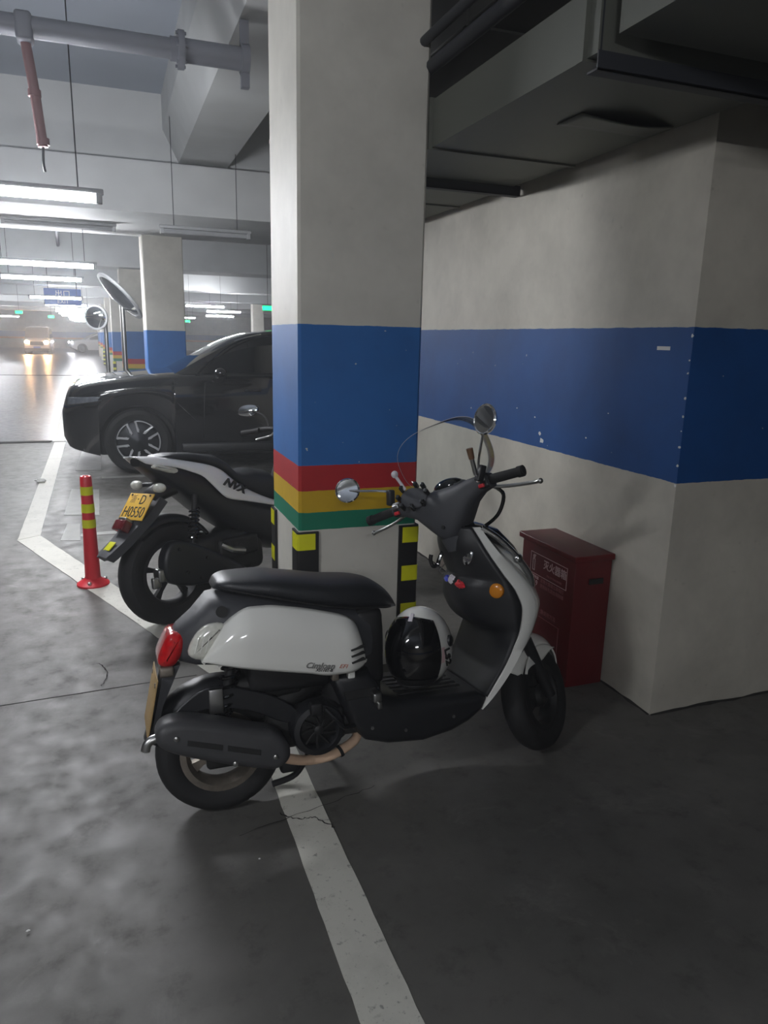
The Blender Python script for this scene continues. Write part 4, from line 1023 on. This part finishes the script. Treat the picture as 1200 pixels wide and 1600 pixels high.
b = MB(); b.loft([superring(x, (z0+z1)/2, hw, (z1-z0)/2, 3, 20) for x, z0, z1, hw in ((-.10, .88, .925, .045), (0, .80, .915, .09), (.12, .70, .885, .12), (.25, .58, .83, .14), (.40, .47, .72, .15), (.55, .36, .64, .15), (.72, .28, .57, .15), (.9, .24, .5, .14), (1.0, .26, .46, .12))]); b.obj('body_core', 'black_plastic', sc2, smooth=50)
b = MB(); rg = []
for x, z0, z1, hw in ((.0, .90, .92, .05), (.03, .895, .932, .09), (.09, .89, .937, .105), (.2, .87, .925, .12), (.33, .82, .90, .13), (.40, .77, .86, .13), (.455, .72, .80, .135), (.52, .66, .785, .14), (.60, .62, .795, .135), (.72, .57, .77, .12), (.82, .54, .70, .09), (.86, .53, .63, .05)):
    rg.append(superring(x, (z0+z1)/2, hw, (z1-z0)/2, 2.8, 24))
b.loft(rg); b.obj('seat', 'seat_vinyl', sc2, smooth=60)
b = MB(); b.slab(smooth_loop([(-.02, .885), (.10, .848), (.085, .818), (.0, .845), (-.05, .87)], 3), -.108, .108, .012, 2); b.obj('tail_light', 'clear_lens', sc2, smooth=50)
# mudflap with plate
b = MB()
MFL = [(-.01, .70, .09), (-.09, .62, .085), (-.16, .56, .07), (-.24, .50, .065), (-.31, .455, .06), (-.335, .435, .045)]
b.loft([[(x-.018, -hw, z+.012), (x-.026, 0, z+.022), (x-.018, hw, z+.012), (x+.02, hw, z-.02), (x+.012, 0, z-.01), (x+.02, -hw, z-.02)] for x, z, hw in MFL]); fl = b.obj('mudflap', 'grey_plastic', sc2, smooth=30)
b = MB(); b.loft([superring(x, z, hy, hz, 2.5, 16) for x, z, hy, hz in ((.14, .76, .07, .05), (.05, .74, .07, .05), (-.03, .715, .075, .04), (-.05, .69, .07, .03))]); b.obj('flap_mount', 'black_plastic', sc2)
NP = T(-.118, 0, .668) @ look((0, 0, 0), (-.62, 0, .78), (0, 0, 1)) 
NP = T(-.122, 0, .672) @ frame((0, 0, 0), (0, -1, 0), (.80, 0, -.60), (.60, 0, .80))
b = MB(); b.rbox(-.112, .112, -.003, .003, -.07*1.12, .07*1.12, .0025, NP); npo = b.obj('number_plate', 'plate_yellow', sc2)
text('lettering', 'D', 'black_ink', npo, NP @ T(.035, -.0038, .038), .078, sx=.9)
text('lettering', '·', 'black_ink', npo, NP @ T(-.01, -.0038, .04), .07)
text('lettering', '浙', 'faded_ink', npo, NP @ T(-.055, -.0038, .040), .055)
text('lettering', 'H0550', 'black_ink', npo, NP @ T(0, -.0038, -.036), .088, sx=.82)
for x in (-.085, .085):
    b = MB(); b.lathe([(.006, -.007), (.006, .003)], 8, NP @ T(x, 0, .066)); b.obj('plate_bolt', 'black_ink', npo)
b = MB(); b.rbox(-.05, .05, -.04, .01, -.03, .03, .008, T(-.205, 0, .575) @ frame((0, 0, 0), (0, -1, 0), (.80, 0, -.60), (.60, 0, .80))); b.obj('rear_reflector', 'dark_red_lens', fl)
b = MB(); b.rbox(-.035, .035, -.035, .012, .030, .045, .004, T(-.205, 0, .575) @ frame((0, 0, 0), (0, -1, 0), (.80, 0, -.60), (.60, 0, .80))); b.obj('plate_lamp', 'steel', fl)
b = MB(); b.rbox(-.028, .028, -.002, .002, -.028, .028, .001, T(-.305, -.01, .497) @ frame((0, 0, 0), (0, -1, 0), (.62, 0, -.78), (.78, 0, .62))); b.obj('yellow_sticker', 'reflective_yellow', fl)
for sg, x in ((-1, -.06), (1, .0)):
    b = MB(); b.tube([(x+.05, sg*.05, .765), (x, sg*.13, .768)], .012, 8); ind = b.obj('turn_signal', 'black_plastic', sc2)
    b = MB(); b.ball((x-.012, sg*.155, .768), .032, .042, .026, 16, 10); b.obj('signal_lens', 'clear_lens', ind, smooth=60)
# front end (mostly behind the pillar)
AX2 = Vector((1.36, 0, .28)); D2 = Vector((-.44, 0, .9)).normalized()
wheel(sc2, T(*AX2), .28, .11, .178, 5, 'front_wheel', 'black_matte')
b = MB()
for sg in (-1, 1): b.tube([tuple(AX2+Vector((0, sg*.085, 0))), tuple(AX2+Vector((0, sg*.085, 0))+D2*.5)], .02, 8)
b.tube([tuple(AX2+D2*.48), tuple(AX2+D2*.85)], .03, 10); b.obj('fork', 'black_matte', sc2)
b = MB(); b.loft([superring(x, (z0+z1)/2, hw, (z1-z0)/2, 2.8, 20) for x, z0, z1, hw in ((.86, .28, .62, .15), (.95, .28, .80, .17), (1.05, .35, .98, .19), (1.18, .45, 1.0, .18), (1.30, .55, .92, .14), (1.40, .66, .80, .07))]); b.obj('front_fairing', 'black_plastic', sc2, smooth=50)
b = MB(); b.tube(smooth_path([(.93, -.36, .98), (1.0, -.2, 1.0), (1.02, 0, .98), (1.0, .2, 1.0), (.93, .36, .98)]), .016, 10); b.obj('handlebar', 'black_matte', sc2)
for sg in (-1, 1):
    b = MB(); b.tube([(.965, sg*.24, .992), (.925, sg*.37, .98)], .019, 12); b.obj('grip', 'rubber', sc2)
    b = MB(); b.tube(smooth_path([(1.05, sg*.2, .97), (1.08, sg*.27, .95), (1.03, sg*.36, .93)]), .007, 8); b.obj('brake_lever', 'steel', sc2)
    b = MB(); b.tube(smooth_path([(1.0, sg*.18, 1.0), (1.02, sg*.24, 1.08), (1.0, sg*.33, 1.12)]), .007, 8); ma = b.obj('mirror_arm', 'black_matte', sc2)
    Mm = look((.985, sg*.36, 1.125), (-.86, -.50, .10))
    b = MB(); b.slab(smooth_loop([(-.07, -.01), (-.05, .03), (.01, .042), (.065, .03), (.072, -.005), (.03, -.038), (-.04, -.034)], 4), -.004, .03, .010, 2, Mm); b.obj('mirror_shell', 'black_plastic', ma, smooth=50)
    b = MB(); b.slab(smooth_loop([(-.066, -.01), (-.047, .027), (.01, .038), (.061, .027), (.067, -.005), (.029, -.034), (-.037, -.031)], 4), -.0058, -.003, .001, 1, Mm); b.obj('mirror_glass', 'mirror_glass', ma, smooth=50)
b = MB(); b.tube(smooth_path([(.50, .14, .24), (.52, .20, .12), (.545, .245, -.028)]), .012, 8); b.obj('side_stand', 'black_matte', sc2)

# ================================================================== CARS
def car(label, cat, name, M, L, W, wheels, zt, zs, wtab, zlow, roof, wb, rx0, glass_x, paint, R=.36, rimstyle='car', lamps=None, group=None, wt=.64):
    root = thing(name, label, cat); root.matrix_world = M
    hw = W/2
    xs = sorted(set([L*k/90 for k in range(91)]+[x_+R*1.12*math.cos(R_(a)) for x_ in wheels for a in range(0, 181, 12)]))
    xs = [x for x in xs if 0 <= x <= L]
    rg = []
    for x in xs:
        w_ = sinterp(wtab, x)*hw; z1 = sinterp(zt, x); zb = min(sinterp(zs, x), z1-.01); zl = interp(zlow, x)
        for xw in wheels:
            d = abs(x-xw)
            if d < R*1.12: zl = max(zl, R+math.sqrt((R*1.12)**2-d*d))
        zl = min(zl, zb-.05); m1 = zl+(zb-zl)*.3; m2 = zl+(zb-zl)*.75
        half = [(w_*.95, zl), (w_*.99, m1), (w_, m2), (w_*.985, zb-.02), (w_*.95, zb+(z1-zb)*.3), (w_*.86, zb+(z1-zb)*.75), (w_*.6, z1-.012), (w_*.3, z1)]
        ring = [(x, -y, z) for y, z in half]+[(x, y, z) for y, z in reversed(half)]
        rg.append(ring)
    b = MB(); b.loft(rg); body = b.obj('body', paint, root, smooth=35)
    b = MB(); b.rbox(.35, L-.3, -hw*.8, hw*.8, .2, .75, .05); b.obj('underbody', 'black_matte', root)
    # greenhouse
    gx = [rx0+(L-.12-rx0)*k/60 for k in range(61)]
    def gring(x):
        zr = sinterp(roof, x); zb = sinterp(zs, x)-.01; zr = max(zr, zb+.012); q = min(1, max(0, (zr-zb)/.46)); b0 = wb*hw
        b1 = b0+(wt*hw/.945*1.0-b0)*q
        return [(x, -b0, zb), (x, -(b0*.35+b1*.65), zb+(zr-zb)*.72), (x, -b1*.985, zr-.03*q), (x, -b1*.88, zr-.004), (x, -b1*.45, zr+.012), (x, b1*.45, zr+.012), (x, b1*.88, zr-.004), (x, b1*.985, zr-.03*q), (x, b0*.35+b1*.65, zb+(zr-zb)*.72), (x, b0, zb)]
    G = [gring(x) for x in gx]
    def strip(js, cond, nm, mat):
        b = MB()
        for i in range(len(gx)-1):
            if not cond(gx[i]): continue
            for j in js: b.add([G[i][j], G[i][j+1], G[i+1][j+1], G[i+1][j]], [(0, 1, 2, 3)])
        if b.v: return b.obj(nm, mat, root, smooth=30)
    gw0, gw1, gr0 = glass_x       # windscreen end, side glass start, rear glass start
    strip(range(2, 7), lambda x: x < gw0, 'windscreen', 'car_glass'); strip(range(2, 7), lambda x: gw0 <= x < gr0, 'roof', paint); strip(range(2, 7), lambda x: x >= gr0, 'rear_window', 'car_glass')
    for js, in (((0,),), ((8,),)):
        strip(js, lambda x: x >= gw1 and x < gr0+.3, 'side_window', 'car_glass'); strip(js, lambda x: x < gw1, 'pillar_panel', paint); strip(js, lambda x: x >= gr0+.3, 'rear_pillar_panel', paint)
    for js, in (((1,),), ((7,),)): strip(js, lambda x: True, 'window_frame', paint)
    for xw in wheels:
        for sg in (-1, 1):
            Mw = T(xw, sg*(hw-.13), R) @ (Matrix.Identity(4) if sg < 0 else Matrix.Rotation(math.pi, 4, 'Z'))
            b = MB(); rr = R*.69; b.lathe([(rr, -.085), (rr+.02, -.105), (R-.05, -.118), (R-.012, -.095), (R, -.05), (R, .08), (R-.03, .11), (rr, .1)], 40, Mw, False, False); ty = b.obj('wheel', 'rubber', root, smooth=40)
            b = MB(); b.lathe([(rr+.004, -.09), (rr-.012, -.09), (rr-.03, -.03), (.09, -.05), (.03, -.07), (.005, -.072)], 40, Mw, False, True); b.obj('rim', 'car_rim', ty, smooth=40)
            if rimstyle == 'five' and sg < 0:
                for k in range(5):
                    S = Mw @ Matrix.Rotation(2*math.pi*(k+.25)/5, 4, 'Y')
                    pts = []
                    for a in range(-26, 27, 4): pts.append((math.sin(R_(a))*(rr-.018), -.088, math.cos(R_(a))*(rr-.018)))
                    path = [(-.030, -.080, rr*.50)]+pts+[(.030, -.080, rr*.50)]
                    b = MB(); b.tube(path, .0075, 6, S); b.obj('rim_spoke', 'rim_silver', ty)
                    for q in (-1, 1):
                        b = MB(); b.loft([[(q*x0_-.012, -.088, z), (q*x0_+.012, -.088, z), (q*x0_+.012, -.06, z), (q*x0_-.012, -.06, z)] for x0_, z in ((.032, rr*.42), (.075, rr*.72), (.105, rr-.02))], M=S); b.obj('rim_spoke', 'rim_silver', ty, smooth=0)
    return root, body
pbr('car_rim', (38, 40, 44), .35, metal=.6)
MS = T(-.52, 9.55, 0)
suv, _ = car('black sport utility car parked nose out beyond the near pillar', 'car', 'sport_utility_car', MS, 4.7, 1.89, (.78, 3.65),
    [(0, .72), (.03, .86), (.11, .985), (.3, 1.045), (.7, 1.10), (1.28, 1.145), (2, 1.16), (4.3, 1.16), (4.62, 1.05), (4.7, .8)],
    [(0, .70), (.05, .80), (.2, .93), (.6, 1.0), (1.28, 1.06), (2.2, 1.09), (4.2, 1.13), (4.7, .78)],
    [(0, .74), (.08, .85), (.25, .95), (.6, 1.0), (4.1, 1.0), (4.55, .92), (4.7, .8)],
    [(0, .42), (.06, .30), (.35, .22), (.5, .2), (4.2, .22), (4.7, .45)],
    [(1.20, 1.12), (1.6, 1.35), (1.95, 1.52), (2.25, 1.595), (2.7, 1.635), (3.5, 1.62), (4.1, 1.53), (4.4, 1.30), (4.58, 1.1)], .90, 1.20, (2.12, 1.52, 4.0), 'car_black', .365, 'five')
b = MB(); b.tube(smooth_path([(1.42, -.872, 1.085), (1.6, -.868, 1.088), (2.4, -.862, 1.103), (3.8, -.855, 1.13)], 4), .007, 6); b.obj('window_trim', 'chrome', suv)
b = MB(); b.tube(smooth_path([(1.42, -.872, 1.085), (1.62, -.80, 1.28), (1.95, -.68, 1.49), (2.3, -.64, 1.56), (3.0, -.63, 1.575)], 4), .008, 6); b.obj('window_frame', 'black_gloss', suv)
b = MB(); b.ball((1.70, -1.01, 1.14), .075, .10, .065, 16, 10); dm = b.obj('door_mirror', 'car_black', suv, smooth=60)
b = MB(); b.tube([(1.68, -.86, 1.08), (1.69, -.96, 1.10)], .025, 8); b.obj('mirror_arm', 'black_gloss', dm)
b = MB()
def hl(u, v):
    x = .06+.36*u; return (x, -(sinterp([(0, .74), (.08, .85), (.25, .95), (.6, 1.0)], x)*.945+.004), .78+.05*u+(.085-.04*u)*v)
b.grid(hl, 10, 4); o = b.obj('headlight', 'headlight_glass', suv); o.modifiers.new('s', 'SOLIDIFY').thickness = .015
b = MB(); b.tube([(1.22, -.949, .80), (1.42, -.949, .60)], .008, 6); b.obj('fender_trim', 'chrome', suv)
b = MB(); b.rbox(-.02, .015, -.24, .24, .52, .66, .005); b.obj('number_plate', 'sign_blue', suv)
for sg in (-1, 1):
    b = MB(); b.slab([(-.01, .56), (.03, .78), (.06, .78), (.05, .56)], sg*.06, sg*.40, .012, 2); b.obj('grille', 'black_gloss', suv)
b = MB(); b.rbox(1.25, 3.2, -.955, -.90, .24, .34, .02); b.obj('side_skirt', 'black_plastic', suv)
for x in (1.98, 2.95):
    b = MB(); b.rbox(x, x+.19, -.975, -.945, .93, .96, .01); b.obj('door_handle', 'car_black', suv)
for x in (1.50, 2.42, 3.35):
    b = MB(); b.tube(smooth_path([(x, -.947, .40), (x+.01, -.951, .7), (x+.03, -.945, 1.03)], 4), .0035, 5); b.obj('door_seam', 'black_ink', suv)
b = MB(); b.tube(smooth_path([(1.62, -.60, 1.33), (1.95, -.60, 1.50), (2.25, -.58, 1.585)]), .008, 6); b.obj('pillar_trim', 'chrome', suv)

dark, _ = car('second dark car showing only its roof behind the far square pillar', 'car', 'parked_car', T(.25, 13.2, 0), 4.6, 1.85, (.8, 3.5),
    [(0, .7), (.1, .92), (.6, 1.02), (1.2, 1.08), (4.2, 1.1), (4.6, .8)], [(0, .68), (.2, .86), (1.2, 1.0), (4.2, 1.05), (4.6, .75)], [(0, .74), (.25, .94), (.6, 1), (4.1, 1), (4.6, .8)], [(0, .4), (.4, .22), (4.2, .22), (4.6, .45)],
    [(1.1, 1.05), (1.6, 1.36), (2.0, 1.54), (2.5, 1.585), (3.3, 1.58), (4.0, 1.46), (4.4, 1.1)], .9, 1.1, (2.0, 1.4, 3.9), 'car_black', .34)
MW = T(-1.83, 64.0, 0) @ Matrix.Rotation(R_(70), 4, 'Z') @ Matrix.Rotation(R_(-68), 4, 'Z')
wc, _ = car('white car with glowing headlight turning at the far end of the lane', 'car', 'far_car', T(-2.9, 65.5, 0) @ Matrix.Rotation(R_(12), 4, 'Z'), 4.4, 1.8, (.8, 3.4),
    [(0, .7), (.1, .92), (.6, 1.0), (1.2, 1.05), (4.0, 1.1), (4.4, .8)], [(0, .68), (.2, .86), (1.2, .98), (4.0, 1.05), (4.4, .75)], [(0, .74), (.25, .94), (.6, 1), (4.0, 1), (4.4, .8)], [(0, .4), (.4, .22), (4.0, .22), (4.4, .45)],
    [(1.1, 1.05), (1.6, 1.34), (2.0, 1.52), (2.5, 1.57), (3.3, 1.56), (3.9, 1.40), (4.3, 1.1)], .9, 1.1, (2.0, 1.4, 3.7), 'car_white', .34)
for y in (-.62, .62):
    b = MB(); b.ball((.06, y, .78), .06, .13, .08, 12, 8); b.obj('headlight', 'head_lamp_cool', wc)
van, _ = car('silver van driving towards the camera with both headlights glowing', 'van', 'delivery_van', T(-4.75, 58.5, 0) @ Matrix.Rotation(R_(90), 4, 'Z'), 4.4, 1.75, (.75, 3.4),
    [(0, .75), (.06, .98), (.35, 1.08), (.7, 1.14), (4.2, 1.15), (4.4, .9)], [(0, .72), (.1, .92), (.7, 1.08), (4.2, 1.1), (4.4, .85)], [(0, .90), (.15, .98), (.5, 1), (4.2, 1), (4.4, .92)], [(0, .32), (.4, .24), (4.2, .24), (4.4, .4)],
    [(.55, 1.10), (.9, 1.5), (1.2, 1.83), (1.5, 1.92), (3.9, 1.95), (4.2, 1.85), (4.3, 1.2)], .94, .55, (1.25, .9, 4.1), 'car_silver', .31, wt=.80)
for y in (-.62, .62):
    b = MB(); b.ball((.03, y, .83), .05, .16, .12, 14, 8); b.obj('headlight', 'head_lamp', van)
b = MB(); b.rbox(-.02, .04, -.45, .45, .62, .88, .02); b.obj('grille', 'black_matte', van)
b = MB(); b.rbox(-.035, .0, -.23, .23, .42, .54, .005); b.obj('number_plate', 'sign_blue', van)
b = MB(); b.rbox(-.04, .05, -.82, .82, .30, .42, .03); b.obj('bumper', 'black_matte', van)
